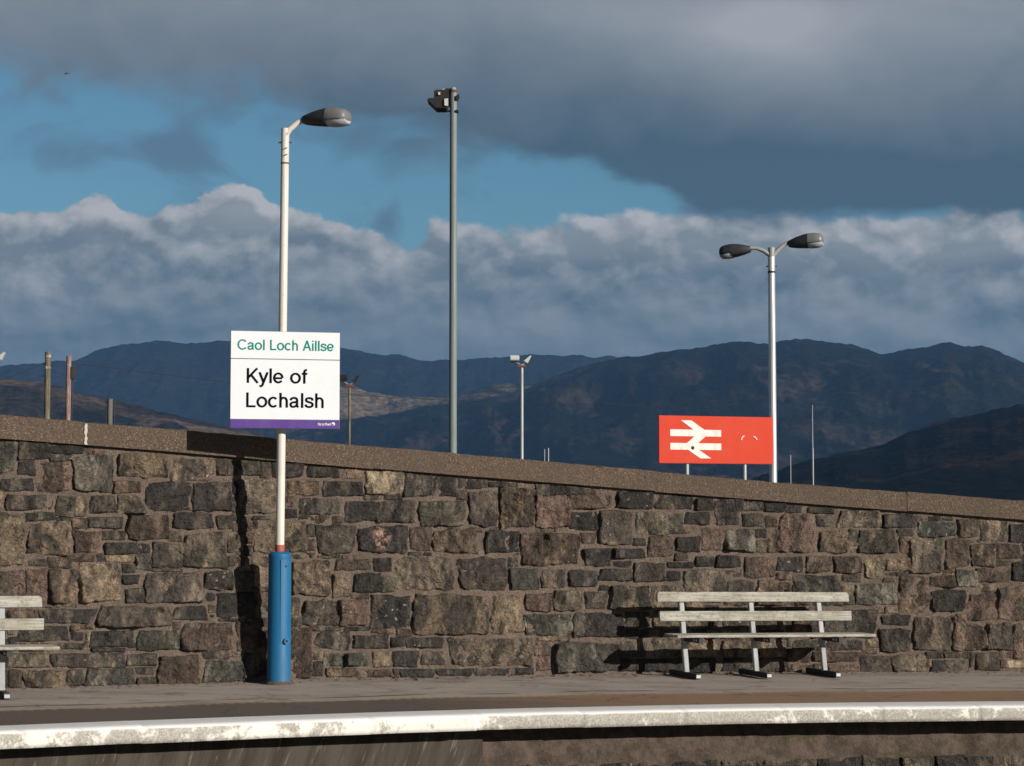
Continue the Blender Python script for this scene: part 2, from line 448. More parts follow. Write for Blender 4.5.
# --- trackside retaining face
def face(name, x0, x1, off0, off1, mat, label, n=160, rough=.0, ztop=-.11, zbot=-1.05, hooks=False):
    xs = np.linspace(x0, x1, n); nz = 26
    nx_, ny_ = norm2(Ye, xs); V = []
    for k, zz in enumerate(np.linspace(ztop, zbot, nz)):
        t_ = k/(nz-1)
        off = off0+(off1-off0)*t_
        r_ = (fbm(xs*5, np.full(n, zz*6), 9)-.5)*rough
        z = zp(xs)+zz
        V.append(np.stack([xs+nx_*(off+r_), Ye(xs)+ny_*(off+r_), z], 1))
    return link(name, grid_mesh(name, np.concatenate(V), n, nz, True, flip=True), mat)
XC = -.28
rw = thing('retaining_wall', 'low trackside wall under the white platform edge, streaked concrete then rough stone', 'retaining wall', (0, 0, 0))
face('concrete_face', -10, XC, .095, .20, M['concrete'], '', rough=.012).parent = rw
face('stone_face', XC-.35, 12.3, .020, .085, M['rough_render'], '', n=420, rough=.07).parent = rw

# ================================================================ STONE WALL
S = 5.12
PAL = dict(  # base colour, second colour (patches)
 d=((.044, .041, .039), (.108, .094, .078)), g=((.076, .067, .057), (.172, .143, .110)),
 t=((.205, .163, .118), (.070, .062, .053)), b=((.087, .068, .056), (.195, .146, .110)),
 p=((.148, .105, .085), (.088, .072, .060)), v=((.068, .067, .059), (.160, .150, .123)),
 c=((.34, .29, .21), (.16, .14, .11)), P=((.055, .050, .046), (.42, .27, .22)))
T = {}
T[(0,430)] = """-60,60,80,218,v 100,62,250,148,d 262,80,420,120,d 440,90,590,115,d 98,160,180,228,d 0,250,175,308,d 195,165,355,318,b
378,135,575,310,v 605,122,858,240,t 590,262,725,320,b 38,335,265,405,d -60,300,15,395,t 290,340,440,440,t 465,340,595,425,g 600,340,740,425,g 750,270,980,410,d
-80,435,120,690,t 145,475,360,635,t 370,455,445,505,b 455,450,625,500,d 378,520,510,625,b 525,520,645,560,d 540,580,770,632,d 655,440,865,560,b 780,580,940,700,g"""
T[(0,560)] = """125,0,240,30,d -60,55,130,185,p 135,52,235,215,p 250,50,400,215,b 405,20,620,215,t 630,80,710,120,d 645,150,735,220,d 745,70,1020,215,g
205,255,485,320,d 500,240,880,340,g 895,240,1060,305,d 95,340,350,415,d 370,372,425,410,d 40,255,195,300,b 470,365,685,445,d 705,365,915,462,v 270,430,430,455,d
40,480,245,550,g 270,480,640,550,g 655,485,800,540,t 45,565,110,650,g 125,570,320,655,t 345,565,435,640,t 442,560,685,645,v 700,552,790,582,d 705,605,795,640,g 815,490,1020,635,b"""
T[(170,440)] = """15,95,222,210,t 240,95,290,180,g 295,95,335,180,g 345,105,460,180,g 465,115,515,190,b 525,115,675,190,d 700,135,865,190,d 890,150,1000,195,b 120,220,315,360,d
355,205,545,380,g 605,210,765,280,b 785,215,985,285,d 660,305,870,380,d 900,315,1060,415,d 20,375,220,450,d 245,390,315,455,g 365,395,415,465,b 435,415,695,575,t
750,440,945,582,d 70,475,290,655,g 300,480,330,570,g 300,595,340,650,g 420,600,515,650,g"""
T[(170,560)] = """180,60,325,150,g 340,60,420,150,g 440,30,510,130,t 245,175,345,290,d 355,170,430,290,d 440,170,500,240,b 170,170,235,210,d 30,215,225,305,d 60,325,325,460,b 340,325,450,460,b 170,470,300,505,d 305,465,360,495,d
175,520,375,620,v 380,480,455,600,d 460,350,725,600,b 625,5,820,180,t 850,0,1020,50,b 835,80,920,185,t 945,70,1082,165,d 685,210,865,335,g 870,205,1005,335,p 615,190,660,280,b
620,355,735,385,d 750,370,915,460,d 790,480,900,540,v 905,480,1015,540,v 800,555,945,595,t"""
T[(350,450)] = """-40,100,80,235,b 85,110,270,225,c 275,125,420,235,d 430,140,545,235,d 560,150,705,195,d 140,265,335,370,d 355,265,585,385,g 610,215,755,385,d 765,195,945,395,b
40,390,290,525,P 310,395,410,515,b 425,405,670,525,b 700,420,865,525,d 125,555,215,620,d 235,550,525,715,g 555,555,800,715,g 820,610,965,715,v"""
T[(350,560)] = """165,85,230,160,d 110,185,300,345,d 325,180,705,380,t 730,180,880,375,t 20,388,195,450,d 215,400,280,445,d 290,400,480,450,d 120,475,205,545,t 225,470,350,545,d
375,470,490,535,g 510,405,950,540,g 260,560,435,598,d 25,565,220,598,b 455,560,620,590,d 635,560,800,590,d 850,555,940,585,d"""
T[(520,470)] = """85,75,150,130,d 155,85,320,125,d 340,90,470,118,d 85,135,245,290,p 250,130,470,195,b 495,110,685,200,d 695,125,885,200,d 905,150,985,205,d 255,220,395,305,d
410,215,575,380,g 600,220,835,330,g 850,220,970,275,d 855,295,925,325,b 315,325,385,375,b 0,325,300,485,b 330,405,465,488,d 475,405,635,450,d 475,470,570,495,d 585,350,640,385,g
660,345,785,445,b 800,345,920,415,d 115,515,235,600,g 250,515,395,595,d 410,510,570,565,d 585,475,740,570,g 755,475,880,500,d 755,520,825,568,d 900,445,995,490,d"""
T[(520,560)] = """30,175,165,258,p 180,160,315,255,g 335,165,440,250,g 470,135,655,245,t 680,135,840,245,g 25,280,260,382,v 275,275,530,395,d 545,270,660,345,g 690,260,830,345,g
80,425,155,490,p 180,430,510,570,v 520,410,645,500,g 680,405,830,495,g 520,510,830,570,d 860,505,1000,570,d"""
T[(680,480)] = """185,100,305,225,d 320,110,430,155,d 435,120,530,160,d 545,130,620,165,d 655,140,790,170,d 325,175,435,235,d 440,190,495,240,b 505,175,680,370,p 455,260,500,370,b
110,250,215,360,p 230,255,380,365,v 385,255,440,295,d 395,310,445,370,g 705,185,785,235,d 715,260,850,370,t 80,390,180,445,d 190,390,305,445,d 330,400,485,495,p 500,395,625,465,d
645,395,775,470,b 795,395,935,475,b 25,465,225,578,g 235,465,310,490,b 240,520,375,640,g 395,520,570,640,b 580,490,825,640,d"""
T[(680,560)] = """20,260,200,345,g 225,260,350,345,g 385,260,540,350,b 580,250,700,395,b 745,260,1000,395,d 40,410,185,495,t 220,410,360,495,t 415,410,540,495,t 580,410,700,460,t
755,415,850,460,g 860,415,930,460,d 220,505,370,570,d 400,505,560,570,d 680,475,915,520,b 760,540,915,570,p"""
T[(824,500)] = """-30,45,50,125,d 75,55,290,140,g 300,75,475,140,d 485,115,680,185,v 690,100,790,190,b 805,110,940,205,t 955,125,1040,215,d 390,190,440,270,b 180,150,370,270,g
445,200,600,375,g 625,205,745,345,p 755,230,880,340,b 890,230,1010,300,b 60,300,190,375,b 212,300,300,402,c 315,300,440,360,b 545,390,665,445,b 680,365,780,440,v 780,350,950,420,b
965,320,1040,410,d 385,395,540,575,b 160,430,365,535,v 550,465,720,572,d 740,480,875,615,p 890,440,1040,615,p"""
T[(824,560)] = """295,285,435,330,d 290,355,440,465,d 465,295,650,460,g 670,330,815,455,b 830,325,960,460,g 970,330,1060,500,p 525,475,605,500,d 620,475,740,500,b
190,490,340,580,g 350,490,520,570,g 560,515,720,570,d 780,480,895,560,g 905,510,935,550,p 945,518,1080,552,c"""
stones = []
for (ox, oy), txt in T.items():
    for tok in txt.split():
        a = tok.split(',')
        x0, y0, x1, y1 = [float(v) for v in a[:4]]
        stones.append((ox+x0/S, oy+y0/S, ox+x1/S, oy+y1/S, a[4]))
# coping lines in the picture, used once to find its real height along the wall
CT = ([-260, 0, 175, 453, 773, 1024, 1290], [393, 415, 430, 454, 482, 501.5, 522])
CB = ([-260, 0, 170, 350, 550, 720, 1024, 1290], [418, 439, 452, 467.6, 483.6, 497, 520.5, 541])
cpx = np.linspace(-260, 1290, 400)
tx, tz = wall_hit(cpx, np.interp(cpx, *CT)); bx_, bz_ = wall_hit(cpx, np.interp(cpx, *CB))
def cop_top(x): return np.interp(x, tx, tz)
def cop_bot(x): return np.interp(x, bx_, bz_)
# greedy fill of the gaps between the big stones with small pinnings
X0, X1, Y0, Y1 = -240, 1270, 415, 712
fx = np.arange(X0, X1); wx, _ = wall_hit(fx, np.full(len(fx), 680.0))
_, base_py = project(wx, Yw(wx), zp(wx))
occ = np.zeros((Y1-Y0, X1-X0), bool)
yy = np.arange(Y0, Y1)[:, None]
occ |= yy < (np.interp(fx, *CB)+2.0)[None]
occ |= yy > (base_py-1)[None]
keep = []
for s_ in stones:
    a, b, c, d = int(s_[0]-X0), int(s_[1]-Y0), int(s_[2]-X0), int(s_[3]-Y0)
    sub = occ[max(b, 0):d, max(a, 0):c]
    if sub.size and sub[1:-1, 1:-1].mean() > .35: continue
    occ[max(b-1, 0):d+2, max(a-1, 0):c+2] = True
    keep.append(s_)
stones = keep
H, W_ = occ.shape
for y in range(H):
    x = 0
    while x < W_-5:
        if occ[y, x]: x += 1; continue
        inside = 0 < x+X0 < 1024
        mw = int(rng.integers(14, 34)) if inside else int(rng.integers(22, 62))
        mh = int(rng.integers(8, 16)) if inside else int(rng.integers(12, 34))
        w = 0
        while w < mw and x+w < W_ and not occ[y, x+w]: w += 1
        h = 1
        while h < mh and y+h < H and not occ[y+h, x:x+w].any(): h += 1
        if w >= 5 and h >= 4:
            k = rng.choice(list('dddggbbbtpv'))
            stones.append((x+X0+.5, y+Y0+.5, x+X0+w-.5, y+Y0+h-.5, k))
            occ[y:y+h+2, x:x+w+2] = True; x += w+2
        else: x += max(w, 1)
allV, allQ, allC = [], [], []
base = 0
def wall_map(px, py, hgt):
    X_, Z_ = wall_hit(px, py); return wall_pt(X_, Z_, hgt)
def rw_map(px, py, hgt):
    X_ = px/100; Z_ = zp(X_)+py/100; nx_, ny_ = norm2(Ye, X_); o_ = .052+hgt*.8
    return X_+nx_*o_, Ye(X_)+ny_*o_, Z_
def build_stone(x0, y0, x1, y1, k, mapper, si):
    global base
    w, h = x1-x0, y1-y0
    nu, nvv = max(8, int(w/1.25)+4), max(8, int(h/1.25)+4)
    # denser rows near the rim
    def ax_(n):
        t_ = np.linspace(-1, 1, n); return np.sign(t_)*(1-(1-np.abs(t_))**1.25)
    u, v = np.meshgrid(ax_(nu), ax_(nvv))
    kk = rng.uniform(.0, .13)
    q1, q2, q3, q4 = rng.uniform(-.10, .10, 4)
    uu = u*np.sqrt(1-kk*v*v*.9); vv = v*np.sqrt(1-kk*u*u*.9)
    sx, sy = rng.uniform(0, 99, 2)
    jx = (fbm(sx+u*w*.05, sy+v*h*.05, si, 3)-.5)*min(6.5, w*.22); jy = (fbm(sx+9+u*w*.05, sy+v*h*.05, si+50, 3)-.5)*min(5.5, h*.22)
    uu2 = uu*(1+q1*vv); vv2 = vv*(1+q2*uu)+q3*.5*uu*(1-vv*vv)
    px = (x0+x1)/2+uu2*(w/2+1.1)+jx*.9; py = (y0+y1)/2+vv2*(h/2+.9)+jy*.9
    pm = 100.0
    du = (1-np.abs(u))*w/2/pm; dv = (1-np.abs(v))*h/2/pm
    dd = np.minimum(du, dv)
    e = np.clip(dd/(rng.uniform(.005, .018)*(.5+fbm(sx+u*3, sy+v*3, si+31, 2))), 0, 1); e = e*e*(3-2*e)
    big = min(1, math.sqrt(w*h)/34)
    prot = rng.uniform(.006, .030)*(.5+.5*big)
    a_, b_ = u*w/2/pm, v*h/2/pm
    facet = np.full(u.shape, 9.0)
    for _ in range(int(rng.integers(3, 6))):
        th = rng.uniform(0, 2*PI); sl = rng.uniform(.10, .85)
        c0 = rng.uniform(.01, .05)*big
        facet = np.minimum(facet, c0+sl*(math.cos(th)*a_+math.sin(th)*b_))
    facet = np.clip(facet, -.004, .055)
    rough = rng.uniform(.5, 1.25) * (1.6 if k in 'b' and w > 25 else 1)
    th = rng.uniform(-.8, .8)
    ra, rb = a_*math.cos(th)-b_*math.sin(th), a_*math.sin(th)+b_*math.cos(th)
    fn_ = fbm(sx+ra*16, sy+rb*9, si*3, 5)-.5
    cr = np.abs(fbm(sx+ra*9, sy+rb*6, si*5+2, 3)-.5)
    crack = -np.clip(1-cr/.016, 0, 1)*.022*big
    tr = fbm(sx+3+ra*6.5, sy+rb*3.2, si*7+1, 3)*rng.uniform(5, 8); tf = tr-np.floor(tr)
    terr = (np.floor(tr)+np.clip((tf-.5)/.16+.5, 0, 1))/6.5*.055*(.35+.65*big)-.022
    if rng.random() < .3: terr = terr*.2
    hgt = -.012+e*(terr+prot+.014+facet*rough+fn_*.075*rough*(.45+.55*big)+crack)
    gx_, gy_, gz_ = mapper(px, py, hgt)
    # colours: the stone's own tint with patches
    c1, c2 = [np.array(c_) for c_ in PAL[k]]
    j = rng.uniform(.8, 1.2)
    jt = 1+rng.normal(0, .014, 3)
    m_ = fbm(sx+5+a_*9, sy+b_*4+a_*2, si+7, 4)
    lo = rng.uniform(.42, .6)
    m_ = np.clip((m_-lo)/.14, 0, 1)
    if k == 'P':
        m_ = np.clip(1-np.hypot((u+.1)/.38, (v)/1.0), 0, 1)*2.2*(fbm(sx+a_*40, sy+b_*40, 77, 3) > .42)
        m_ = np.clip(m_, 0, 1); j = 1
    col = (c1[None, None]*(1-m_[..., None])+c2[None, None]*m_[..., None])*j*jt
    col = col*(.62+.85*fbm(sx+ra*26, sy+rb*14, si+3, 5))[..., None]
    if rng.random() < .12 and w > 20:
        dots = (vnoise(sx+a_*55, sy+b_*55, 5) > .93)[..., None]; col = np.where(dots, .35, col)
    allV.append(np.stack([gx_, gy_, gz_], -1).reshape(-1, 3)); allC.append(col.reshape(-1, 3))
    i = np.arange((nvv-1)*(nu-1)); r = i//(nu-1); c = i % (nu-1); a0 = base+r*nu+c
    allQ.append(np.stack([a0+nu, a0+nu+1, a0+1, a0], 1)); base += nu*nvv
for si_, s_ in enumerate(stones): build_stone(*s_, wall_map, si_)
def flush(name, parent, off):
    global allV, allQ, allC, base
    me = bpy.data.meshes.new(name); fill_mesh(me, np.concatenate(allV)-np.array(off), np.concatenate(allQ), True, np.concatenate(allC))
    link(name, me, M['stone'], parent); print(name, 'verts', base); allV, allQ, allC = [], [], []; base = 0
wall = thing('stone_wall', 'long wall of dark rock-faced rubble stones under a sloping brown coping', 'stone wall', (0, float(Yw(0)), float(zp(0))))
flush('stonework', wall, wall.location)
xx = XC-.1
while xx < 11:
    ww = rng.uniform(.22, .6)
    zz0 = -.47
    while zz0 > -1.0:
        hh = rng.uniform(.13, .26)
        build_stone(100*(xx+.015), 100*(zz0-hh), 100*(xx+ww-.015), 100*zz0, rng.choice(list('ddggbtv')), rw_map, int(rng.integers(1, 9999)))
        zz0 -= hh+.02
    xx += ww
flush('stonework', rw, (0, 0, 0))
# mortar bed behind and between the stones
nx_n, nz_n = 1500, 270
xs = np.linspace(-9.5, 10.5, nx_n)
rows = []
for t_ in np.linspace(0, 1, nz_n):
    z = zp(xs)-.03+(cop_bot(xs)+.05-zp(xs)+.03)*t_
    off = (fbm(xs*14, z*14, 21, 5)-.5)*.030+(fbm(xs*60, z*60, 33, 2)-.5)*.010
    X_, Y_, Z_ = wall_pt(xs, z, off-.012)
    rows.append(np.stack([X_, Y_, Z_], 1))
link('mortar', grid_mesh('mortar', np.concatenate(rows)-np.array(wall.location), nx_n, nz_n, True), M['mortar'], wall)
# plain core and back of the wall
xs = np.linspace(-9.5, 10.5, 60); V = []
for i, x in enumerate(xs):
    zb, zt = float(zp(x))-.1, float(cop_bot(x))+.03
    for (o, z) in ((-.05, zb), (-.05, zt), (-.55, zt), (-.75, zb)):
        V.append([float(c_) for c_ in wall_pt(np.array(x), np.array(z), o)])
link('core', grid_mesh('core', np.array(V)-np.array(wall.location), 4, len(xs), False), M['mortar'], wall)
# coping, cast in lengths
def coping_len(xa, xb, dz, seed):
    n = max(8, int((xb-xa)/.02)); xs = np.linspace(xa+.003, xb-.003, n)
    prof = [(-.45, 0), (.02, 0), (.045, 0), (.055, .012), (.057, .25), (.057, .5), (.057, .75), (.055, .985), (.045, 1), (-.1, 1), (-.45, 1), (-.45, 0)]
    V = []
    for k, (o, f) in enumerate(prof):
        zt, zb = cop_top(xs), cop_bot(xs)
        chip = (fbm(xs*8, np.full(n, seed+k*.2), 5, 4)-.5)*.012 if 1 < k < 9 else 0
        z = zb+(zt-zb)*f+dz+((fbm(xs*11, np.full(n, seed*3.), 8, 4)-.5)*.012 if k in (7, 8) else 0)
        X_, Y_, _ = wall_pt(xs, zb+0*z, 0); s_ = slope(Yw, xs); nn = np.sqrt(1+s_*s_)
        oo = o+chip
        V.append(np.stack([X_+oo*s_/nn, Y_-oo/nn, z], 1))
    me = grid_mesh('coping', np.concatenate(V)-np.array(wall.location), n, len(prof), True, flip=True)
    # end caps
    bm = bmesh.new(); bm.from_mesh(me); bmesh.ops.holes_fill(bm, edges=[e for e in bm.edges if e.is_boundary], sides=0)
    bmesh.ops.recalc_face_normals(bm, faces=bm.faces); bm.to_mesh(me); bm.free()
    me.set_sharp_from_angle(angle=R(50))
    return me
jx_px = [-255, 84, 372, 655, 905, 1285]
jxs = [float(wall_hit(p, float(np.interp(p, *CB)))[0]) for p in jx_px]
for i in range(len(jxs)-1):
    link('coping', coping_len(jxs[i], jxs[i+1], (0, 0, .006, -.003, .004)[i], i*3+1), M['coping'], wall)
# white filler dribble at the joint, and a loop of cable under the coping
xj = jxs[1]
mb = MB()
rj = random.Random(3)
zt, zb = float(cop_top(xj)), float(cop_bot(xj))
pts = []
nseg = 10
for k in range(nseg+1):
    z = zt-.015-(zt-zb-.02)*k/nseg; pts.append((xj+.004+rj.uniform(.0, .012), z))
for k in range(nseg, -1, -1):
    z = zt-.015-(zt-zb-.02)*k/nseg; pts.append((xj-.004-rj.uniform(0, .014), z))
s_ = float(slope(Yw, xj)); nn = math.hypot(1, s_)
def cpf(x, z, o):
    X_, Y_, _ = wall_pt(np.array(x), np.array(cop_bot(x)), 0)
    return Vector((float(X_)+o*s_/nn, float(Y_)-o/nn, z))-wall.location
mb.poly([cpf(x, z, .058) for x, z in pts], th=Vector((s_/nn*.006, -1/nn*.006, 0)))
mb.build('joint_filler', M['mortar_white'], wall)

rg = random.Random(9); mb = MB()
for _ in range(240):
    x = rg.uniform(-6, 7.5); d = abs(rg.gauss(0, .10))+.06; s_ = float(slope(Yw, x)); nn = math.hypot(1, s_)
    r_ = rg.uniform(.005, .018)
    bmesh.ops.create_icosphere(mb.bm, subdivisions=1, radius=r_, matrix=Matrix.Translation((x+d*s_/nn, float(Yw(x))-d/nn, float(zp(x))+r_*.4)) @ Matrix.Diagonal((rg.uniform(.8, 1.6), 1, rg.uniform(.4, .8), 1)))
tag(mb.build('gravel', M['mortar']), kind='stuff')

# ================================================================ BENCHES
def rounded_slat(L, wy, hz, cx, cy, cz, lean=0, ends=.03, vertical=True):
    """slat lying along x; board face wy x hz, rounded upper corners at the ends"""
    mb = MB(); n = 5; c = ends
    prof = [(-L/2, -hz/2), (L/2, -hz/2)]
    prof += [(L/2-c+c*math.cos(a), hz/2-c+c*math.sin(a)) for a in np.linspace(0, PI/2, n)]
    prof += [(-L/2+c-c*math.sin(a), hz/2-c+c*math.cos(a)) for a in np.linspace(0, PI/2, n)]
    rot = Matrix.Rotation(lean, 3, 'X')
    a = [Vector((x, -wy/2, z)) for x, z in prof]; b = [Vector((x, wy/2, z)) for x, z in prof]
    a = [rot @ p+Vector((cx, cy, cz)) for p in a]; b = [rot @ p+Vector((cx, cy, cz)) for p in b]
    mb.loft([a, b])
    bmesh.ops.bevel(mb.bm, geom=[e for e in mb.bm.edges], offset=.004, segments=1, affect='EDGES')
    return mb
bench = thing('platform_bench', 'weathered wooden slat bench seen whole, three legs, below the red sign', 'bench',
              (0, 0, 0), R(24), 'slatted benches along the platform wall')
LEAN = R(-9)
LEGX = (-.77, 0.0, .77)
rounded_slat(2.15, .034, .100, .03, -.075, .797, LEAN).build('back_slat', M['wood'], bench)
rounded_slat(2.15, .034, .100, .045, -.108, .606, LEAN, ends=.008).build('back_slat', M['wood'], bench)
for i, yy_ in enumerate((-.235, -.35, -.465)):
    mb = MB(); mb.box(.09, yy_, .428, 2.20, .105, .026, bev=.005)
    o = mb.build('seat_slat', M['wood'], bench)
for lx in LEGX:
    mb = MB()
    top = Vector((lx, -.035, .80)); bot = Vector((lx, -.20, .05))
    d = (top-bot); rot = Matrix.Rotation(math.atan2(-(bot.y-top.y), d.z)*-1, 3, 'X')
    mid = (top+bot)/2
    mb.box(mid.x, mid.y, mid.z, .050, .045, d.length, rot=rot, bev=.004)
    lg = mb.build('leg', M['bench_frame'], bench)
    f = MB().box(lx, -.16, .033, .058, .66, .055, bev=.006).build('foot', M['foot'], lg)
    a = MB().box(lx, -.365, .384, .05, .37, .045, bev=.004).build('seat_bracket', M['foot'], lg)
    e = MB().box(lx+.0, -.492, .033, .046, .006, .030).build('foot_cap', M['galv'], lg)
    for dy_ in (.07, .13):
        MB().tube((lx-.030, -.365-dy_, .386), (lx-.024, -.365-dy_, .386), .013, n=10).build('bolt', M['lightbox'], lg)
def place_bench(o, px, D, rz):
    x = (px-512)/F*D
    o.location = (x, D, float(zp(x))); o.rotation_euler = (0, .0145, rz)
b2 = copy_tree(bench)
place_bench(bench, 746, 20.52, R(19))
place_bench(b2, -91, 16.9, R(23))
b2['label'] = 'wooden slat bench cut off by the left edge, only its right end showing'

# ================================================================ LANTERNS / LAMP POSTS
def lantern(parent, at, direction, length=.5, dark=False, bigend=1.0, pitch=0.0, k=1.0):
    """street lantern: axis from spigot 'at' along direction (xy angle), with housing, canopy and bowl"""
    ca, sa = math.cos(direction), math.sin(direction)
    ax = Vector((ca*math.cos(pitch), sa*math.cos(pitch), math.sin(pitch))); side = Vector((-sa, ca, 0)); up = ax.cross(side)*-1
    if up.z < 0: up = -up
    at = Vector(at)
    def ring(t_, w, hu, hd, n=16, sq=.75):
        out = []
        for j in range(n):
            a = 2*PI*j/n; c, s_ = math.cos(a), math.sin(a)
            c = math.copysign(abs(c)**sq, c); s2 = math.copysign(abs(s_)**sq, s_)
            out.append(at+ax*t_*length+side*c*w*k+up*(s2*(hu if s2 > 0 else hd))*k)
        return out
    hs = MB().loft([ring(-.02, .040, .035, .045), ring(.05, .060, .048, .060), ring(.22, .090, .080, .072), ring(.45, .115, .110, .080), ring(.56, .122, .118, .082)])
    hs.build('housing', M['grey_dark'], parent, True)
    cn = MB().loft([ring(.563, .126, .120, .040), ring(.75, .132, .120, .040), ring(.90, .124, .108, .036), ring(.97, .105, .085, .030), ring(1.0, .075, .050, .018)])
    cn.build('canopy', M['grey'] if not dark else M['grey_dark'], parent, True)
    bw = MB().loft([ring(.57, .100, -.030, .084), ring(.64, .112, -.030, .090), ring(.80, .115, -.030, .088), ring(.94, .105, -.028, .076), ring(.99, .08, -.02, .055)])
    bw.build('bowl', M['glass'], parent, True)

# ---- near lamp post with the station sign
D1 = 18.73
fx_, = [(280.6-512)/F*D1]
z0 = float(zp(fx_))
def zat(py, D, px=279): return P(px, py, D).z
post = thing('lamp_post', 'white single-arm lamp post with a blue base, carrying the white station name board', 'lamp post', (fx_, D1, z0))
L0 = post.location.copy()
ztop = zat(128.5, D1); zb1 = zat(552, D1); zr = zat(545, D1)
mb = MB(); mb.tube((0, 0, zr-z0), (.022, 0, ztop-z0), .041, .038, 24); mb.build('pole', M['white_pole'], post, True)
mb = MB(); mb.tube((0, 0, zb1-z0), (0, 0, zr-z0+.002), .043, .043, 24); mb.build('red_band', M['red_band'], post, True)
mb = MB()
def ringz(z, r, n=28): return [Vector((r*math.cos(2*PI*k/n), r*math.sin(2*PI*k/n), z)) for k in range(n)]
mb.loft([ringz(-.02, .118), ringz(.0, .118), ringz(.03, .112), ringz(zb1-z0-.06, .104), ringz(zb1-z0-.045, .108), ringz(zb1-z0-.02, .107), ringz(zb1-z0, .085), ringz(zb1-z0+.006, .045)])
bs = mb.build('base', M['blue'], post, True)
# access door, curved panel proud of the base on the side toward the track
def curved(a0, a1, z0_, z1_, r, th=.004, n=8):
    m_ = MB(); ins = []; 
    for z in (z0_, z1_): ins.append([Vector((r*math.cos(a), r*math.sin(a), z)) for a in np.linspace(a0, a1, n)]+[Vector(((r-.02)*math.cos(a), (r-.02)*math.sin(a), z)) for a in np.linspace(a1, a0, n)])
    m_.loft(ins); return m_
dz1 = zb1-z0-.07; dz0 = .38
dr = curved(R(-78), R(-10), dz0, dz1, .1125).build('door', M['blue'], bs, True)
mb = MB(); a = R(-52)
mb.tube((.10*math.cos(a), .10*math.sin(a), .40), (.135*math.cos(a), .135*math.sin(a), .40), .028, n=16)
mb.build('lock', M['blue'], bs, True)
mb = MB(); mb.tube((.13*math.cos(a), .13*math.sin(a), .40), (.142*math.cos(a), .142*math.sin(a), .40), .012, n=12)
mb.build('keyhole', M['black'], bs); mb = MB()
mb.tube((.105*math.cos(a), .105*math.sin(a), dz1-.06), (.119*math.cos(a), .119*math.sin(a), dz1-.06), .009, n=10)
mb.build('keyhole', M['black'], bs)
mb = MB()
rk = random.Random(5)
mb.loft([[Vector(((.15+.02*math.sin(k*2.1))*math.cos(2*PI*k/20), (.15+.02*math.cos(k*1.7))*math.sin(2*PI*k/20), -.01)) for k in range(20)],
         [Vector(((.122+.006*math.sin(k*1.3))*math.cos(2*PI*k/20), (.122+.006*math.sin(k))*math.sin(2*PI*k/20), .028)) for k in range(20)]])
mb.build('footing', M['mortar'], post, True)
# arm, collar and stubs at the top
def rel(px, py, D=D1): return P(px, py, D)-L0
ta = rel(284, 128.5)
mb = MB()
mb.path([rel(284.5, 140), rel(286.5, 134), rel(290, 129), rel(296, 124), rel(301, 121), rel(306, 119)], [.030, .030, .028, .026, .025, .024], 14)
mb.build('arm', M['white_pole'], post, True)
c = rel(284.9, 163.5)
MB().tube(c-Vector((0, 0, .007)), c+Vector((0, 0, .007)), .0405, n=20).build('rust_ring', M['rust'], post)
c = rel(285, 142.5); MB().tube(c-Vector((.062, 0, 0)), c+Vector((.062, 0, 0)), .008, n=8).build('clamp_bolt', M['rust'], post)
for py in (149, 155.5):
    c = rel(285.3, py); MB().tube(c+Vector((-.016, -.036, -.010)), c+Vector((.022, -.038, .006)), .005, n=8).build('strap_slot', M['rust'], post)
lantern(post, rel(304, 119.5), R(-22), .47, pitch=R(-3), k=.86)

# ---- station name board
DS = 18.47
TL, TR, BL, BR = P(230.8, 330.5, DS), None, None, None
yaw = R(13)
Wb = 109.2*DS/F/math.cos(yaw)*.985; Hb = 98.0*DS/F
name_board = thing('station_name_board', 'white station name board with green and black lettering above a purple strip', 'station sign',
                   (TL.x, TL.y, TL.z-Hb), yaw)
MB().box(Wb/2, .012, Hb/2, Wb, .022, Hb, bev=.003).build('panel', M['sign_back'], name_board)
MB().box(Wb/2, -.001, Hb*(1-.286/2)-.0, Wb-.006, .004, Hb*.286-.006).build('upper_face', M['sign_white'], name_board)
MB().box(Wb/2, -.001, Hb*(1-(.286+.908)/2), Wb-.006, .004, Hb*(.908-.286)-.006).build('main_face', M['sign_white'], name_board)
MB().box(Wb/2, -.001, Hb*.046+.001, Wb-.006, .004, Hb*.092-.004).build('purple_strip', M['sign_purple'], name_board)
MB().box(Wb/2, -.0035, Hb*(1-.286), Wb-.004, .003, .0075).build('divider', M['sign_grey'], name_board)
for zz in (.25, .8): MB().box(.50, .05, Hb*zz, .5, .06, .04).build('bracket', M['galv'], name_board)
FONT = None
def arc(cx, cy, rx, ry, a0, a1, n=18):
    return [(cx+rx*math.cos(R(a)), cy+ry*math.sin(R(a))) for a in np.linspace(a0, a1, n)]
def spl(p, n=6):
    out = []
    for k in range(len(p)-1):
        p0, p1, p2, p3 = [np.array(p[max(0, min(len(p)-1, q))]) for q in (k-1, k, k+1, k+2)]
        for t_ in np.linspace(0, 1, n, endpoint=False):
            out.append(tuple(.5*((2*p1)+(-p0+p2)*t_+(2*p0-5*p1+4*p2-p3)*t_*t_+(-p0+3*p1-3*p2+p3)*t_**3)))
    return out+[tuple(p[-1])]
HW = .068                                    # half the stroke, capital height = 1
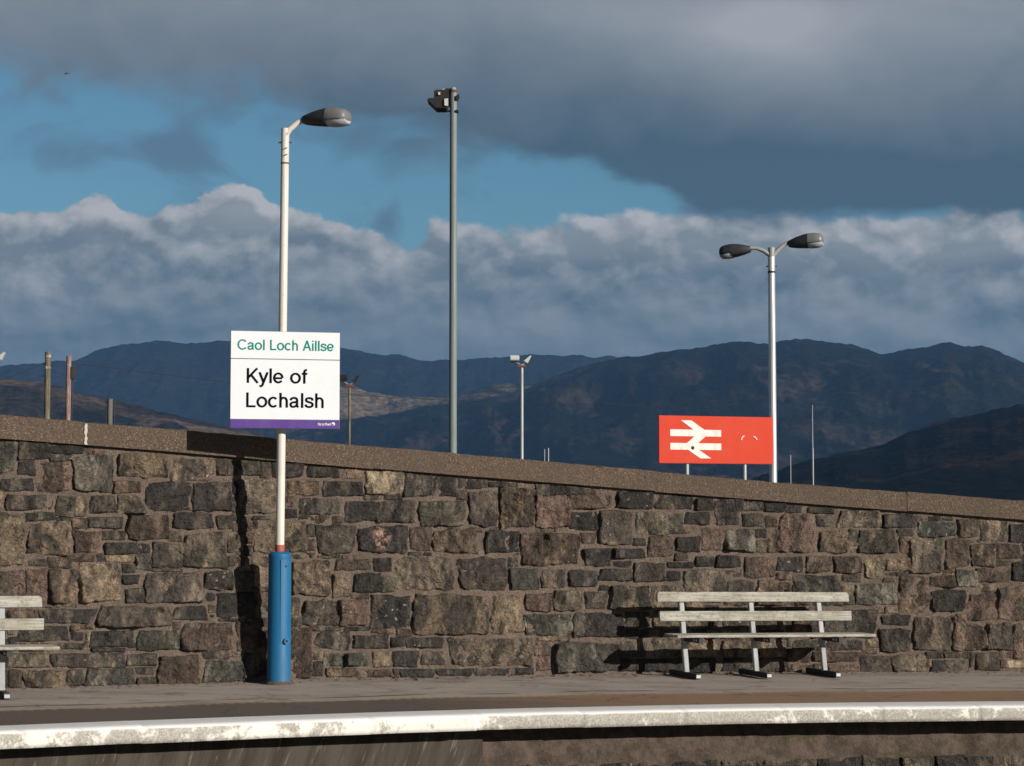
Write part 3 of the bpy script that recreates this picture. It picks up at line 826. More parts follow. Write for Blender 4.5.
GL = {                                       # letter: (advance, strokes)
 'C': (.86, [arc(.44, .5, .36, .44, 38, 322, 30)]),
 'c': (.60, [arc(.31, .365, .235, .305, 42, 318, 24)]),
 'o': (.66, [arc(.32, .365, .245, .305, 0, 360, 30)]),
 'a': (.62, [spl([(.09, .50), (.13, .62), (.28, .672), (.42, .62), (.455, .50), (.455, .30), (.46, .12), (.54, .04)], 5), spl([(.455, .40), (.36, .385), (.20, .355), (.095, .285), (.085, .17), (.16, .075), (.27, .065), (.39, .13), (.455, .25)], 5)]),
 'l': (.26, [[(.13, 0), (.13, 1)]]),
 'L': (.64, [[(.13, 1), (.13, 0)], [(.13, HW), (.60, HW)]]),
 'h': (.63, [[(.13, 0), (.13, 1)], [(.13, .40)]+arc(.31, .44, .18, .232, 165, 0, 14)+[(.49, 0)]]),
 'A': (.74, [[(.065, 0), (.37, .96)], [(.675, 0), (.37, .96)], [(.335, .94), (.405, .94)], [(.17, .33), (.57, .33)]]),
 'i': (.26, [[(.13, 0), (.13, .735)], [(.13, .87), (.13, 1)]]),
 's': (.56, [spl([(.47, .50), (.43, .625), (.28, .672), (.14, .63), (.10, .53), (.16, .435), (.29, .385), (.42, .33), (.475, .22), (.42, .105), (.28, .063), (.12, .11), (.07, .235)], 5)]),
 'S': (.72, [spl([(.60, .70), (.54, .88), (.35, .935), (.17, .87), (.12, .74), (.19, .61), (.36, .53), (.54, .45), (.61, .28), (.54, .13), (.36, .065), (.15, .13), (.08, .32)], 5)]),
 'e': (.64, [[(.085, .345), (.535, .345)], arc(.31, .365, .235, .305, 0, 322, 28)]),
 'K': (.74, [[(.13, 0), (.13, 1)], [(.13, .33), (.66, 1)], [(.30, .56), (.69, 0)]]),
 'y': (.56, [[(.055, .735), (.28, .06)], [(.51, .735), (.27, .02), (.22, -.14), (.16, -.205), (.05, -.205)]]),
 'f': (.36, [[(.17, 0), (.17, .78)]+arc(.30, .79, .13, .145, 180, 80, 8), [(.02, .67), (.345, .67)]]),
 't': (.34, [[(.16, .93), (.16, .18)]+arc(.28, .18, .12, .115, 180, 280, 8), [(.02, .67), (.31, .67)]]),
 'R': (.76, [[(.13, 0), (.13, 1)], [(.13, 1-HW), (.42, 1-HW)]+arc(.42, .74, .19, .19, 90, -90, 12)+[(.13, .55)], [(.45, .54), (.60, .42), (.62, .12), (.67, 0)]]),
 ' ': (.34, [])}
def lettering(name, txt, x0, x1, zbase, ztop_, y, mat, parent, bold=1.0):
    """lettering drawn as strokes, fitted between x0 and x1 with capitals from zbase to ztop_"""
    adv = 0; st = []
    for ch in txt:
        w_, ss = GL[ch]
        for p in ss: st.append([(a+adv, b) for a, b in p])
        adv += w_
    lo = min(a for p in st for a, b in p)-HW; hi = max(a for p in st for a, b in p)+HW
    kx = (x1-x0)/(hi-lo); kz = ztop_-zbase; hw = HW*bold
    bm = bmesh.new()
    for q_, p in enumerate(st):
        p = [np.array(v_) for v_ in p]; yo = y-.00012*(q_ % 5)
        L_, R_ = [], []
        closed = np.linalg.norm(p[0]-p[-1]) < 1e-6
        for k in range(len(p)):
            d0 = p[k]-p[k-1] if k > 0 else (p[-1]-p[-2] if closed else p[1]-p[0])
            d1 = p[k+1]-p[k] if k < len(p)-1 else (p[1]-p[0] if closed else p[-1]-p[-2])
            d0 = d0/np.linalg.norm(d0); d1 = d1/np.linalg.norm(d1)
            n0_ = np.array((-d0[1], d0[0])); n1_ = np.array((-d1[1], d1[0])); n_ = n0_+n1_; n_ /= np.linalg.norm(n_)
            n_ = n_*hw/max(.5, float(n_ @ n0_))
            L_.append(p[k]+n_); R_.append(p[k]-n_)
        def vv_(v_, yy__): return bm.verts.new((x0+(v_[0]-lo)*kx, yy__, zbase+v_[1]*kz))
        fl = [vv_(v_, yo) for v_ in L_]; fr = [vv_(v_, yo) for v_ in R_]
        for k in range(len(p)-1): bm.faces.new((fl[k], fl[k+1], fr[k+1], fr[k]))
    me = bpy.data.meshes.new(name); bm.to_mesh(me); bm.free()
    return link(name, me, mat, parent)
def ux(zx): return (zx-100)/697*Wb
lettering('lettering', 'Caol Loch Aillse', ux(143), ux(757), Hb*(1-.195), Hb*(1-.088), -.0052, M['sign_teal'], name_board, 1.0)
lettering('lettering', 'Kyle of', ux(203), ux(596), Hb*(1-.535), Hb*(1-.383), -.0052, M['sign_black'], name_board, 1.02)
lettering('lettering', 'Lochalsh', ux(201), ux(694), Hb*(1-.785), Hb*(1-.633), -.0052, M['sign_black'], name_board, 1.02)
lettering('operator_name', 'ScotRail', ux(656), ux(740), Hb*.036, Hb*.062, -.0052, M['sign_white'], name_board, 1.1)
mb = MB(); cx, cz = ux(756), Hb*.052
mb.tube((cx, -.0035, cz), (cx, -.0050, cz), .0165, n=24)
mb.build('emblem', M['sign_white'], name_board)
mb = MB()
mb.poly([(cx-.014, -.0062, cz-.001), (cx+.0, -.0062, cz+.002), (cx+.006, -.0062, cz-.012), (cx-.003, -.0062, cz-.015), (cx-.011, -.0062, cz-.010)], th=(0, .001, 0))
mb.build('emblem_swirl', M['sign_purple'], name_board)

# ---- double lamp behind the wall
D2 = 23.2
x2 = (773-512)/F*D2; zg = -.1
dl = thing('lamp_post', 'white lamp post with two opposite lanterns behind the wall, beside the red sign', 'lamp post', (x2, D2, zg))
def rel2(px, py, D=D2): return P(px, py, D)-dl.location
b_ = rel2(772, 500); tp = rel2(771.5, 257); 
mb = MB(); mb.tube((0, 0, 0), (0, 0, tp.z-.0), .047, .041, 24); mb.build('pole', M['white_pole_clean'], dl, True)
mb = MB(); mb.tube((0, 0, tp.z+.0), (0, 0, tp.z+.11), .042, .040, 20); c = rel2(771.5, 254)
mb.path([(0, 0, tp.z-.02), rel2(770, 255), rel2(763, 250.5), rel2(757, 248.3), rel2(750, 248)], [.03, .03, .026, .022, .02], 12)
mb.path([(0, 0, tp.z-.02), rel2(774, 254), rel2(780, 248), rel2(786, 243.8), rel2(791, 242.3)], [.03, .03, .026, .024, .022], 12)
mb.build('arm', M['arm_grey'], dl, True)
mb = MB(); mb.tube((0, 0, tp.z-.19), (0, 0, tp.z-.165), .044, n=20); mb.tube((-.062, 0, tp.z-.11), (.062, 0, tp.z-.11), .007, n=8)
mb.build('collar', M['foot'], dl)
lantern(dl, rel2(789, 243.5), R(-16), .40, k=.86, pitch=R(2))
lantern(dl, rel2(750, 248.6), R(158), .36, dark=True, k=.80, pitch=R(-8))

# ---- red double arrow sign
D3 = 22.48
tl = P(659, 415.3, D3); yaw3 = R(20)
W3 = 114.6*D3/F/math.cos(yaw3)*1.045; H3 = 47.8*D3/F
rs = thing('railway_sign', 'red panel with a white double arrow on two short grey posts behind the wall', 'sign', (tl.x, tl.y, tl.z-H3), yaw3)
MB().box(W3/2, .010, H3/2, W3, .018, H3, bev=.003).build('panel', M['red'], rs)
def sx3(zx): return (zx-150)/585*W3
def sz3(zy): return H3*(1-(zy-80)/242)
def quad(pts, y, mat, nm):
    m_ = MB(); m_.poly([(sx3(a), y, sz3(b)) for a, b in pts], th=(0, .001, 0)); return m_.build(nm, mat, rs)
m_ = MB()
def sh(pts, y): m_.poly([(sx3(a), y, sz3(b-(a-150)*.0)) for a, b in pts], th=(0, .0008, 0))
sh([(206, 150), (465, 150), (465, 184), (206, 184)], -.002)
sh([(206, 219), (465, 219), (465, 253), (206, 253)], -.002)
sh([(260, 103), (313, 103), (402, 167), (347, 167)], -.0035)
sh([(345, 168.5), (402, 168.5), (328, 235), (272, 235)], -.0035)
sh([(272, 236.5), (327, 236.5), (413, 296), (358, 296)], -.0035)
m_.build('double_arrow', M['white_decal'], rs)
m_ = MB()
for bx0 in ((567, 200, 572, 186, 583, 178), (630, 182, 640, 184, 649, 198)):
    a, b, c, d, e, f = bx0
    MB().path([(sx3(a), -.003, sz3(b)), (sx3(c), -.003, sz3(d)), (sx3(e), -.003, sz3(f))], .008, 6).build('paint_mark', M['white_decal'], rs)
m_ = MB(); m_.tube((sx3(319), -.004, sz3(243)), (sx3(319), -.010, sz3(243)), .022, .012, 9); m_.build('hole', M['black'], rs)
for zx in (298, 594):
    m_ = MB(); x_ = sx3(zx); m_.tube((x_, .045, -tl.z+H3+zg), (x_, .045, H3*.9), .024, n=14); m_.build('post', M['galv'], rs, True)

# ---- tall mast with floodlights
def mast(name, label, cat, px, D, py_top, r0, r1, mat, group=None):
    x = (px-512)/F*D
    o = thing(name, label, cat, (x, D, zg), 0, group)
    zt_ = P(px, py_top, D).z-zg
    return o, zt_
D4 = 40.
ml, zt4 = mast('floodlight_mast', 'tallest pale green mast with a black floodlight cluster at its top', 'floodlight mast', 452.8, D4, 92, 0, 0, None)
q = D4/F
mb = MB(); mb.tube((0, 0, 0), (0, 0, zt4), 4.1*q, 3.55*q, 24); pl = mb.build('pole', M['mast'], ml, True)
MB().tube((0, 0, zt4-.02), (0, 0, zt4+2*q), 3.65*q, 3.65*q, 20).build('rust_ring', M['rust'], ml)
MB().tube((0, 0, zt4+2*q), (0, 0, zt4+4.5*q), 3.3*q, 2.0*q, 20).build('cap', M['galv'], ml, True)
def rel4(px, py, dy=0): 
    v = P(px, py, D4); return Vector((v.x-ml.location.x, dy, v.z-zg))
mb = MB()
# hooded lamp bodies
def wedge(pts, y0, y1): mb.poly([rel4(a, b, y0) for a, b in pts], th=(0, y1-y0, 0))
wedge([(428.2, 103.5), (430, 102.2), (434.5, 102.5), (435, 97), (434.5, 95.5), (437, 94), (440, 94), (449, 94), (449, 104), (447, 112), (437, 112)], -.42, .05)
wedge([(441, 95), (444, 92.5), (449, 91), (449, 96)], -.3, -.05)
wedge([(448.5, 88.5), (451.5, 88.0), (451.5, 104), (448.5, 104)], .0, .35)
mb.build('floodlight', M['black'], ml)
mb = MB(); wedge([(456, 96.5), (459, 95), (459.5, 97), (457.5, 101), (456, 101)], -.1, .1); mb.build('bracket', M['black'], ml); mb = MB(); wedge([(456, 110.5), (458.5, 111), (458.5, 112.6), (456, 112.6)], -.1, .1)
mb.tube(rel4(446, 111), rel4(457, 111.4), .02, n=8)
mb.build('bracket', M['black'], ml)
mb = MB(); wedge([(445, 103.5), (448.8, 103), (448.8, 110.5), (445.2, 110)], -.46, -.40); mb.build('control_box', M['lightbox'], ml); mb = MB(); wedge([(439, 97), (441, 96.5), (441, 99.5), (439, 99.5)], -.46, -.42); mb.build('control_box', M['lightbox'], ml); mb = MB(); wedge([(442.8, 93), (445, 92.4), (445, 93.8), (443, 94)], -.36, -.30)
mb.build('control_box', M['lightbox'], ml)

# ---- smaller floodlight masts
def small_mast(px, D, py_top, label, polem, headm, hw=2.0):
    o, zt_ = mast('floodlight_mast', label, 'floodlight mast', px, D, py_top, 0, 0, None, 'small twin floodlight masts beyond the wall')
    q = D/F
    MB().tube((0, 0, 0), (0, 0, zt_), hw*q, hw*.85*q, 14).build('pole', polem, o, True)
    MB().box(0, 0, zt_-2*q, 9*q, 4*q, 2.6*q, bev=.01).build('crossarm', M['rust'], o)
    # left floodlight faces the viewer, right one turned away
    m_ = MB(); rot = Matrix.Rotation(R(-35), 3, 'X')
    m_.box(-7.2*q, -2*q, zt_+6*q, 9.5*q, 3.5*q, 6.0*q, rot=rot, bev=.02); f = m_.build('floodlight', headm, o)
    m_ = MB(); m_.box(-7.0*q, -3.0*q, zt_+3.0*q, 7.5*q, 2.0*q, 2.2*q, bev=.01); m_.build('lamp_glass', M['black'], f)
    m_ = MB(); m_.poly([(2*q, -2*q, zt_+3.5*q), (6*q, -2*q, zt_+1.2*q), (9.6*q, -2*q, zt_+8.5*q), (8.6*q, -2*q, zt_+9*q)], th=(0, 5*q, 0)); m_.build('floodlight', headm, o)
    m_ = MB(); m_.tube((-6*q, 0, zt_+2.5*q), (0, 0, zt_-1*q), .5*q, n=8); m_.tube((0, 0, zt_-1*q), (5*q, 0, zt_+2.5*q), .5*q, n=8); m_.build('bracket', M['galv'], o)
    return o
small_mast(521.8, 60, 364.5, 'grey mast with two white floodlights, standing left of the red sign against the hill', M['galv'], M['lightbox'])
small_mast(349.2, 68, 384.0, 'dull mast with two dark floodlights just right of the station name board', M['tele'], M['black'], 1.5)
small_mast(-6.0, 50, 361.0, 'yellow post with a white floodlight, almost cut off by the left edge', M['yellow_pole'], M['lightbox'], 2.2)

# ---- telegraph poles
D5 = 55.
def tpole(px, D, py_top, r, mat, label):
    x = (px-512)/F*D
    o = thing('telegraph_pole', label, 'telegraph pole', (x, D, zg), 0, 'old telegraph poles beyond the wall')
    zt_ = P(px, py_top, D).z-zg; q = D/F
    MB().tube((0, 0, 0), (0, 0, zt_), r*q*1.12, r*q, 16).build('pole', mat, o, True)
    return o, zt_, q
o, zt_, q = tpole(46.5, D5, 352, 2.9, M['tele'], 'left weathered brown wooden pole with pale bands near its top')
for dz in (3.0, 14.5): MB().tube((0, 0, zt_-(dz+2.4)*q), (0, 0, zt_-dz*q), 3.2*q, n=16).build('pale_band', M['tele_band'], o, True)
for dz, sx_ in ((12, -1), (14, 1), (24, -1), (24, 1)): MB().tube((0, 0, zt_-dz*q), (sx_*5.5*q, 0, zt_-dz*q), .45*q, n=8).build('step_iron', M['foot'], o)
o2, zt2, q = tpole(67.5, D5+3, 356, 2.5, M['tele_pink'], 'middle pole with peeling pink paint and a dark box on its right side')
MB().box(4.6*q, 0, zt2-17*q, 4.2*q, 5*q, 13*q, bev=.02).build('junction_box', M['foot'], o2)
MB().tube((3.8*q, 0, 0), (3.8*q, 0, zt2-22*q), .5*q, n=8).build('conduit', M['foot'], o2)
o3, zt3, q = tpole(109.5, 66, 399, 2.6, M['pole_dark'], 'short dark pole with brackets right of the pink pole')
for dz in (3, 9, 15, 21): MB().box(-3*q, 0, zt3-dz*q, 3.2*q, 2*q, 3.6*q, bev=.01).build('insulator', M['foot'], o3)
MB().tube((4.5*q, 0, 0), (4.5*q, 0, zt3-1*q), .5*q, n=8).build('conduit', M['foot'], o3)
MB().tube((0, 0, zt3), (0, 0, zt3+4*q), .4*q, n=8).build('spike', M['foot'], o3)

# ---- thin aerials behind the wall
def aerial(px, D, py_top, label, rp=.55, joint=None):
    x = (px-512)/F*D; zt_ = P(px, py_top, D).z-zg; q = D/F
    m_ = MB()
    if joint:
        zj = P(px, joint, D).z-zg
        m_.tube((0, 0, 0), (0, 0, zj), rp*q, n=10); m_.tube((0, 0, zj), (0, 0, zt_), rp*q*.5, rp*q*.3, n=8)
    else: m_.tube((0, 0, 0), (0, 0, zt_), rp*q, rp*q*.8, n=10)
    o = m_.build('aerial', M['galv'], None, True); o.location = (x, D, zg)
    return tag(o, label, 'aerial', 'thin aerials beyond the wall')
aerial(812.8, 34, 405, 'tall thin aerial standing right of the twin lamp post', .8, 448)
aerial(790.5, 36, 455, 'short faint aerial close to the twin lamp post', .5)
aerial(544.6, 40, 449, 'left of two short thin rods above the middle of the coping', .5)
aerial(548.4, 40, 448, 'right brighter of two short thin rods above the middle of the coping', .75)

# ---- overhead wires
def wire(pts, r, label):
    m_ = MB().path(pts, r, 6); o = m_.build('overhead_wire', M['wire'], None, True)
    return tag(o, label, 'wire')
ctrl = [(68, 362.5), (160, 374), (260, 386), (360, 395), (480, 401.5), (600, 404), (720, 400.5), (830, 394), (930, 387), (1024, 380.5), (1150, 370)]
pts = [P(a, b, 58+i*1.2) for i, (a, b) in enumerate(ctrl)]
# smooth
sm = []
for i in range(len(pts)-1):
    p0, p1, p2, p3 = pts[max(i-1, 0)], pts[i], pts[i+1], pts[min(i+2, len(pts)-1)]
    for t_ in np.linspace(0, 1, 8, endpoint=False):
        t2, t3 = t_*t_, t_**3
        sm.append(.5*((2*p1)+(-p0+p2)*t_+(2*p0-5*p1+4*p2-p3)*t2+(-p0+3*p1-3*p2+p3)*t3))
wire(sm+[pts[-1]], .008, 'long sagging wire crossing in front of the hills from the pink pole to the right')
wire([P(46, 364, 55), P(30, 369, 54), P(10, 377, 53), P(-30, 389, 51)], .006, 'short wire running down left from the banded pole')

# ---- bird
mb = MB(); bp = P(65, 73.5, 120.)
mb.loft([[Vector((t_*.28, .04*math.cos(a)*w_, .04*math.sin(a)*w_)) for a in np.linspace(0, 2*PI, 8, endpoint=False)] for t_, w_ in ((-1, .15), (-.6, .7), (0, 1.2), (.55, 1.0), (.85, .7), (1.05, .12))])
for s_ in (-1, 1):
    mb.poly([(.12, s_*.03, .02), (.05, s_*.30, .10), (-.10, s_*.62, .03), (-.10, s_*.30, .07), (-.14, s_*.03, .01)], th=(0, 0, .012))
bird = mb.build('bird', M['galv'], None, False); bird.location = bp; bird.scale = (.7, .7, .7); bird.rotation_euler = (R(10), R(5), R(70))
tag(bird, 'small gull gliding high at upper left against the dark cloud', 'bird')

# ================================================================ HILLS
def hills(name, sil, D1_, D0_, mat, label, amp=.10, seed=1, nu=900, nd=120, rough=.12):
    """terrain from a skyline: foot at D0_, crest at D1_, falls away behind"""
    pxs = np.linspace(-260, 1290, nu)
    sil = np.array(sil, float)
    sy = np.interp(pxs, sil[:, 0], sil[:, 1])
    sy = sy + (fbm(pxs*.05, pxs*0, seed, 6)-.5)*5.0+(fbm(pxs*.22, pxs*0, seed+2, 3)-.5)*1.6
    V = []
    dx, dz = ray(pxs, sy)
    crest = EYE+dz*D1_
    dzs = np.convolve(np.pad(dz, 40, mode='edge'), np.hanning(81)/np.hanning(81).sum(), 'valid')
    ts = np.concatenate([np.linspace(0, 1, nd), np.linspace(1.02, 1.5, 12)])
    for t_ in ts:
        D = D0_+(D1_-D0_)*t_
        X_ = dx*D
        if t_ <= 1:
            prof_ = (1-math.cos(PI*min(1, t_**.9)))/2*.45+.55*t_
            nz = fbm(X_/(D1_*.045)+seed, np.full(nu, D/(D1_*.07)), seed+4, 6)-.5
            ridge = 1-2*np.abs(fbm(X_/(D1_*.03)-seed, np.full(nu, D/(D1_*.11)), seed+9, 5)-.5)*2
            wgt = math.sin(PI*min(1, t_))**.8
            z = crest*prof_+crest.mean()*wgt*(nz*rough*3.4+(ridge-.6)*rough*1.4)
            # never rise above the sight line to the crest
            lim = EYE+dzs*D*.985
            if t_ < .999: z = np.where(z > lim, lim-(z-lim)*.35, z)
        else:
            z = crest*(1-(t_-1)*1.6)
        V.append(np.stack([X_, np.full(nu, D), np.maximum(z, -2.0)], 1))
    o = link(name, grid_mesh(name, np.concatenate(V), nu, len(ts), True), mat)
    return tag(o, label, kind='structure')
far = [(-260, 400), (-100, 380), (0, 368), (20, 365), (45, 362), (75, 361), (95, 350), (120, 345), (155, 341), (185, 343), (215, 341), (232, 340), (262, 338), (290, 342), (340, 347), (365, 353), (400, 355), (420, 361), (445, 358),
       (480, 359), (510, 358), (530, 354), (560, 355), (590, 357), (608, 355), (622, 359), (660, 372), (760, 400), (1290, 430)]
mount = [(-260, 490), (250, 450), (341, 421), (400, 411), (430, 406), (480, 398), (524, 391), (540, 381), (560, 373), (600, 362), (623, 358), (660, 352), (705, 346), (731, 342), (752, 341.5), (770, 343), (785, 340.5), (807, 339.5),
         (833, 343), (851, 344), (875, 352), (881, 354), (898, 351), (927, 347), (950, 341.5), (966, 345), (982, 345.5), (995, 349), (1010, 356), (1024, 364), (1100, 398), (1290, 440)]
brown = [(-260, 378), (0, 378), (40, 381), (80, 392), (130, 404), (180, 416), (240, 428), (300, 446), (420, 470), (1290, 490)]
brown2 = [(-260, 470), (240, 430), (290, 402), (330, 384), (345, 383), (365, 391), (400, 398), (450, 396), (480, 388), (500, 384), (520, 383), (545, 386), (600, 410), (700, 450), (1290, 480)]
near = [(-260, 520), (700, 500), (786, 466), (817, 458), (843, 453), (885, 443), (906, 432), (943, 420), (977, 415), (990, 410), (1024, 403), (1100, 385), (1290, 360)]
M['hill_far'] = hill_mat('far_moor', (.012, .014, .013), (.045, .036, .028), .5, .0030)  # very dark base colours of these hills stand in for cloud shade
M['hill_mount'] = hill_mat('mountain_moor', (.010, .012, .010), (.075, .052, .036), .7, .0040, .48, .60)
M['hill_brown'] = hill_mat('bracken_slopes', (.022, .020, .018), (.21, .145, .10), .95, .0060, .40, .53)
M['hill_tan'] = hill_mat('pale_grass_slopes', (.022, .020, .016), (.22, .165, .105), .95, .0050, .38, .50)
M['hill_near'] = hill_mat('cloud_shaded_heather', (.010, .010, .009), (.055, .034, .024), .9, .0100, .46, .58)
hills('mountains', far, 9500, 7600, M['hill_far'], 'distant blue mountain range', seed=3)
hills('mountains', mount, 6500, 4200, M['hill_mount'], 'long dark mountain behind the red sign', seed=8)
hills('hills', brown2, 6900, 6050, M['hill_tan'], 'pale tan slopes between the mountains', seed=14, rough=.08)
hills('hills', brown, 4000, 3000, M['hill_brown'], 'brown bracken hillside at left', seed=21, rough=.08)
hills('hills', near, 2600, 1500, M['hill_near'], 'near dark hillside at lower right', seed=31, rough=.07)

# haze
hz = MB(); hz.box(0, 8200, 600, 14000, 16800, 1204)
def haze_mat():
    m = bpy.data.materials.new('sea_haze'); m.use_nodes = True; t = NT(m.node_tree)
    out = t.n('ShaderNodeOutputMaterial'); v = t.n('ShaderNodeVolumePrincipled')
    v.inputs['Color'].default_value = (.24, .52, 1.0, 1); v.inputs['Density'].default_value = HAZE
    v.inputs['Anisotropy'].default_value = 0.0
    m.node_tree.links.new(v.outputs[0], out.inputs['Volume']); return m
HAZE = 4.5e-5
tag(hz.build('haze', haze_mat()), kind='stuff')

# ================================================================ SUN, SKY, CAMERA
trav = Vector((-1.2, 1, -.5)); tosun = -trav.normalized()
el = math.asin(tosun.z); az = math.atan2(tosun.x, tosun.y)
sd = bpy.data.lights.new('sun', 'SUN'); sd.energy = 4.7; sd.angle = R(.53); sd.color = (1, .92, .82)
so = bpy.data.objects.new('sun', sd); C.objects.link(so); so.rotation_euler = trav.to_track_quat('-Z', 'Y').to_euler()

w = bpy.data.worlds.new('World'); bpy.context.scene.world = w; w.use_nodes = True
t = NT(w.node_tree)
out = t.n('ShaderNodeOutputWorld')
tc = t.n('ShaderNodeTexCoord').outputs['Generated']
s = t.n('ShaderNodeSeparateXYZ'); t.set(s.inputs[0], tc)
sky = t.n('ShaderNodeTexSky', sky_type='NISHITA', sun_disc=False, sun_elevation=el, sun_rotation=az)
sky.air_density = 1.0; sky.dust_density = .3; sky.ozone_density = 2.0
ay = t.m('MAXIMUM', t.m('ABSOLUTE', s.outputs[1]), .25)
U = t.m('DIVIDE', s.outputs[0], ay); Vv = t.m('DIVIDE', s.outputs[2], ay)
def V_(py): return math.tan(PITCH+math.atan((383-py)/F))
def U_(px): return (px-512)/F
def curve(pts, inp):
    nd = t.n('ShaderNodeFloatCurve'); c = nd.mapping.curves[0]
    pts = [((U_(a)+.4)/.8, V_(b)/.5) for a, b in pts]
    while len(c.points) < len(pts): c.points.new(.5, .5)
    for p, (a, b) in zip(c.points, pts): p.location = (a, b); p.handle_type = 'AUTO'
    nd.mapping.update()
    t.set(nd.inputs['Value'], t.m('DIVIDE', t.m('ADD', inp, .4), .8, clamp=True))
    return t.m('MULTIPLY', nd.outputs[0], .5)
def vec(u, v):
    c = t.n('ShaderNodeCombineXYZ'); t.set(c.inputs[0], u); t.set(c.inputs[1], v); return c.outputs[0]
Pv = vec(U, t.m('MULTIPLY', Vv, 1.35))
def blob(px, py, rx, ry, amp):
    a = t.m('DIVIDE', t.m('SUBTRACT', U, U_(px)), rx/F); b = t.m('DIVIDE', t.m('SUBTRACT', Vv, V_(py)), ry/F)
    d = t.m('ADD', t.m('MULTIPLY', a, a), t.m('MULTIPLY', b, b))
    return t.m('MULTIPLY', t.m('EXPONENT', t.m('MULTIPLY', d, -1)), amp)
def addl(l):
    r = l[0]
    for x in l[1:]: r = t.m('ADD', r, x)
    return r
# -- blue gap
skyc = t.mix(1.0, sky.outputs[0], (.45, .68, .74), 'MULTIPLY')
bgs = t.n('ShaderNodeBackground'); t.set(bgs.inputs[0], skyc); bgs.inputs[1].default_value = .10
# -- upper bank
b_u = curve([(-200, 70), (0, 88), (60, 92), (130, 100), (200, 118), (250, 122), (300, 140), (345, 150), (400, 152), (460, 158), (520, 165), (580, 172), (640, 190), (700, 212), (780, 221), (860, 224), (1024, 221), (1200, 221)], U)
nb = t.noise(vec(U, t.m('MULTIPLY', Vv, 1.8)), 13, 6, .52, .5); nb2 = t.noise(Pv, 45, 4, .55)
d1 = t.m('ADD', t.m('SUBTRACT', Vv, b_u), t.m('MULTIPLY', t.m('SUBTRACT', nb, .5), t.ramp(U, -.12, .10, .105, .022)))
d1 = t.m('ADD', d1, t.m('MULTIPLY', t.m('SUBTRACT', nb2, .5), .016))
m1 = t.ramp(d1, t.ramp(U, -.1, .08, -.010, -.003), t.ramp(U, -.1, .08, .024, .007))
lightn = t.noise(vec(t.m('MULTIPLY', U, .8), t.m('MULTIPLY', Vv, 1.6)), 7, 6, .5, .4)
up_ = t.ramp(Vv, V_(190), V_(-40))
lv = t.m('ADD', t.m('MULTIPLY', up_, .50), t.m('MULTIPLY', t.m('SUBTRACT', lightn, .5), .55))
lv = addl([lv, blob(790, 45, 130, 55, .50), blob(770, 20, 60, 25, .25), blob(900, 10, 200, 30, .12), blob(1010, 60, 60, 60, .05), blob(540, 10, 160, 30, .10), blob(850, 185, 200, 30, -.12), blob(150, 60, 180, 40, -.04)])
lv = t.m('ADD', lv, t.m('MULTIPLY', t.m('SUBTRACT', t.noise(Pv, 17, 8, .60, .4), .5), .42), clamp=True)
c1 = t.mix(lv, srgb(70, 93, 108), srgb(168, 171, 177))
c1 = t.mix(t.ramp(Vv, .36, .55), c1, srgb(52, 62, 72))  # unseen overhead cloud darkened to cut ambient light and deepen shadows
# -- lower cumulus
c_u = curve([(-200, 205), (0, 216), (40, 214), (62, 203), (85, 192), (105, 196), (122, 212), (150, 210), (185, 196), (215, 182), (240, 184), (262, 198), (290, 201), (330, 216), (380, 228), (410, 232), (440, 212), (470, 222), (520, 226), (560, 222),
             (600, 218), (640, 208), (680, 208), (740, 205), (1200, 205)], U)
HEADS = [(84, 208, 17, 1.0), (66, 224, 18, .7), (106, 222, 18, .8), (128, 236, 20, .6), (182, 214, 15, .7), (206, 202, 16, .8), (233, 196, 17, 1.1), (256, 210, 15, .8), (278, 222, 18, .8), (308, 220, 18, .8), (338, 234, 18, .6),
         (34, 230, 20, .7), (6, 236, 20, .6), (156, 238, 24, .7), (376, 246, 20, .6), (438, 222, 15, .8), (462, 232, 18, .8), (500, 230, 20, .8), (540, 236, 22, .8), (574, 226, 16, .7), (606, 230, 20, .9), (646, 220, 20, 1.0), (690, 228, 24, .9),
         (742, 236, 22, .8), (800, 242, 28, .8), (856, 236, 22, .8), (906, 246, 28, .9), (960, 236, 24, .7), (1008, 242, 26, .7), (205, 250, 34, .8), (90, 262, 34, .7), (20, 288, 30, .8), (262, 262, 30, .6), (330, 278, 40, .5), (470, 276, 34, .5), (620, 262, 34, .5), (1000, 288, 34, .6)]
def bill(off):
    uu = t.m('ADD', U, off[0]); vv = t.m('ADD', Vv, off[1])
    pv = vec(uu, t.m('MULTIPLY', vv, 1.25))
    a = t.noise(pv, 24, 9, .56, .1); b = t.noise(pv, 8, 3, .5, .2)
    w_ = t.noise(pv, 30, 5, .55, .0, out=1)
    sw = t.n('ShaderNodeSeparateXYZ'); t.set(sw.inputs[0], w_)
    uw = t.m('ADD', uu, t.m('MULTIPLY', t.m('SUBTRACT', sw.outputs[0], .5), .030)); vw = t.m('ADD', vv, t.m('MULTIPLY', t.m('SUBTRACT', sw.outputs[1], .5), .030))
    hs = []
    for (px, py, r_, am) in HEADS:
        x_ = t.m('MULTIPLY', t.m('SUBTRACT', uw, U_(px)), F/r_/1.15); y_ = t.m('MULTIPLY', t.m('SUBTRACT', vw, V_(py)), F/r_)
        d_ = t.m('MULTIPLY_ADD', x_, x_, t.m('MULTIPLY', y_, y_))
        hs.append(t.m('MULTIPLY', t.m('POWER', 2.718, t.m('MULTIPLY', d_, -1.1)), am))
    return addl([t.m('MULTIPLY', a, .85), t.m('MULTIPLY', b, .40), t.m('MULTIPLY', addl(hs), .22)])
n0 = bill((0, 0)); n1 = bill((.0038, .0066))
d2 = t.m('ADD', t.m('SUBTRACT', c_u, Vv), t.m('MULTIPLY', t.m('SUBTRACT', n0, .74), .058))
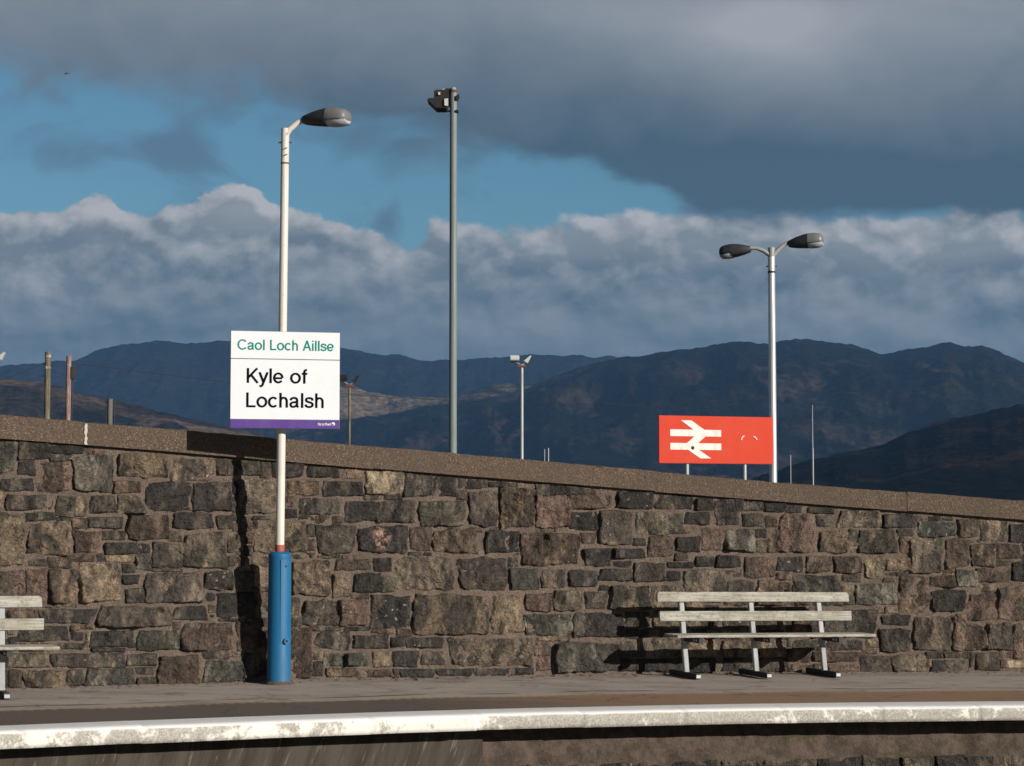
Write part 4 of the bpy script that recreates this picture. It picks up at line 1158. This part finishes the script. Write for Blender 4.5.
m2 = t.ramp(d2, -.001, t.ramp(U, -.10, .0, .0042, .009))
relief = t.m('MAXIMUM', t.m('MULTIPLY', t.m('SUBTRACT', n0, n1), t.ramp(Vv, V_(335), V_(240), 1.0, 2.8)), -.17)
topl = t.ramp(t.m('SUBTRACT', c_u, Vv), .0, .065, .22, .0)
band = t.noise(vec(t.m('MULTIPLY', U, .55), t.m('MULTIPLY', Vv, 2.4)), 14, 5, .55, .4)
lv2 = addl([.23, topl, relief, t.m('MULTIPLY', t.m('SUBTRACT', band, .5), .8)])
lv2 = addl([lv2, blob(235, 215, 60, 32, .22), blob(88, 212, 26, 24, .28), blob(900, 245, 180, 20, .18), blob(660, 235, 60, 35, .16), blob(540, 235, 50, 25, .12), blob(20, 285, 40, 12, .20), blob(1000, 290, 60, 12, .16), blob(420, 290, 60, 30, -.05),
            blob(700, 320, 200, 12, .10), blob(560, 330, 120, 18, .06), blob(600, 290, 120, 22, -.10), blob(300, 290, 120, 30, .05), blob(120, 330, 120, 20, -.12)])
lv2 = t.m('MULTIPLY', lv2, t.ramp(Vv, V_(372), V_(300), .75, 1.0), clamp=True)
c2 = t.mix(lv2, srgb(78, 101, 114), srgb(190, 190, 191))
# -- thin wisps in the gap
wn = t.noise(vec(U, t.m('MULTIPLY', Vv, 1.9)), 11, 6, .55, .8)
mw = t.m('MULTIPLY', t.ramp(addl([wn, blob(60, 155, 90, 30, .16), blob(190, 150, 50, 22, .13), blob(420, 165, 60, 25, .06), blob(300, 190, 120, 40, -.10), blob(110, 120, 60, 12, -.05), blob(30, 190, 60, 20, -.08)]), .50, .72), .80)
cw = srgb(88, 112, 134)
def bg(col):
    b = t.n('ShaderNodeBackground'); t.set(b.inputs[0], col if not isinstance(col, tuple) else (*col, 1)); b.inputs[1].default_value = 1.0; return b.outputs[0]
def mixs(f, a, b):
    m_ = t.n('ShaderNodeMixShader'); t.set(m_.inputs[0], f); t.set(m_.inputs[1], a); t.set(m_.inputs[2], b); return m_.outputs[0]
sh_ = mixs(mw, bgs.outputs[0], bg(cw))
sh_ = mixs(m2, sh_, bg(c2))
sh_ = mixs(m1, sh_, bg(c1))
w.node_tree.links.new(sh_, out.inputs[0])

cd = bpy.data.cameras.new('camera'); cam = bpy.data.objects.new('camera', cd); C.objects.link(cam)
cd.sensor_width = 36; cd.lens = 36*F/1024; cd.clip_start = .1; cd.clip_end = 60000
cam.location = (0, 0, EYE); cam.rotation_euler = (PI/2+PITCH, 0, 0)
sc = bpy.context.scene; sc.camera = cam
sc.view_settings.view_transform = 'Standard'; sc.view_settings.look = 'None'; sc.view_settings.exposure = 0; sc.view_settings.gamma = 1
sc.cycles.use_denoising = True
sc.cycles.volume_bounces = 0; sc.cycles.max_bounces = 6
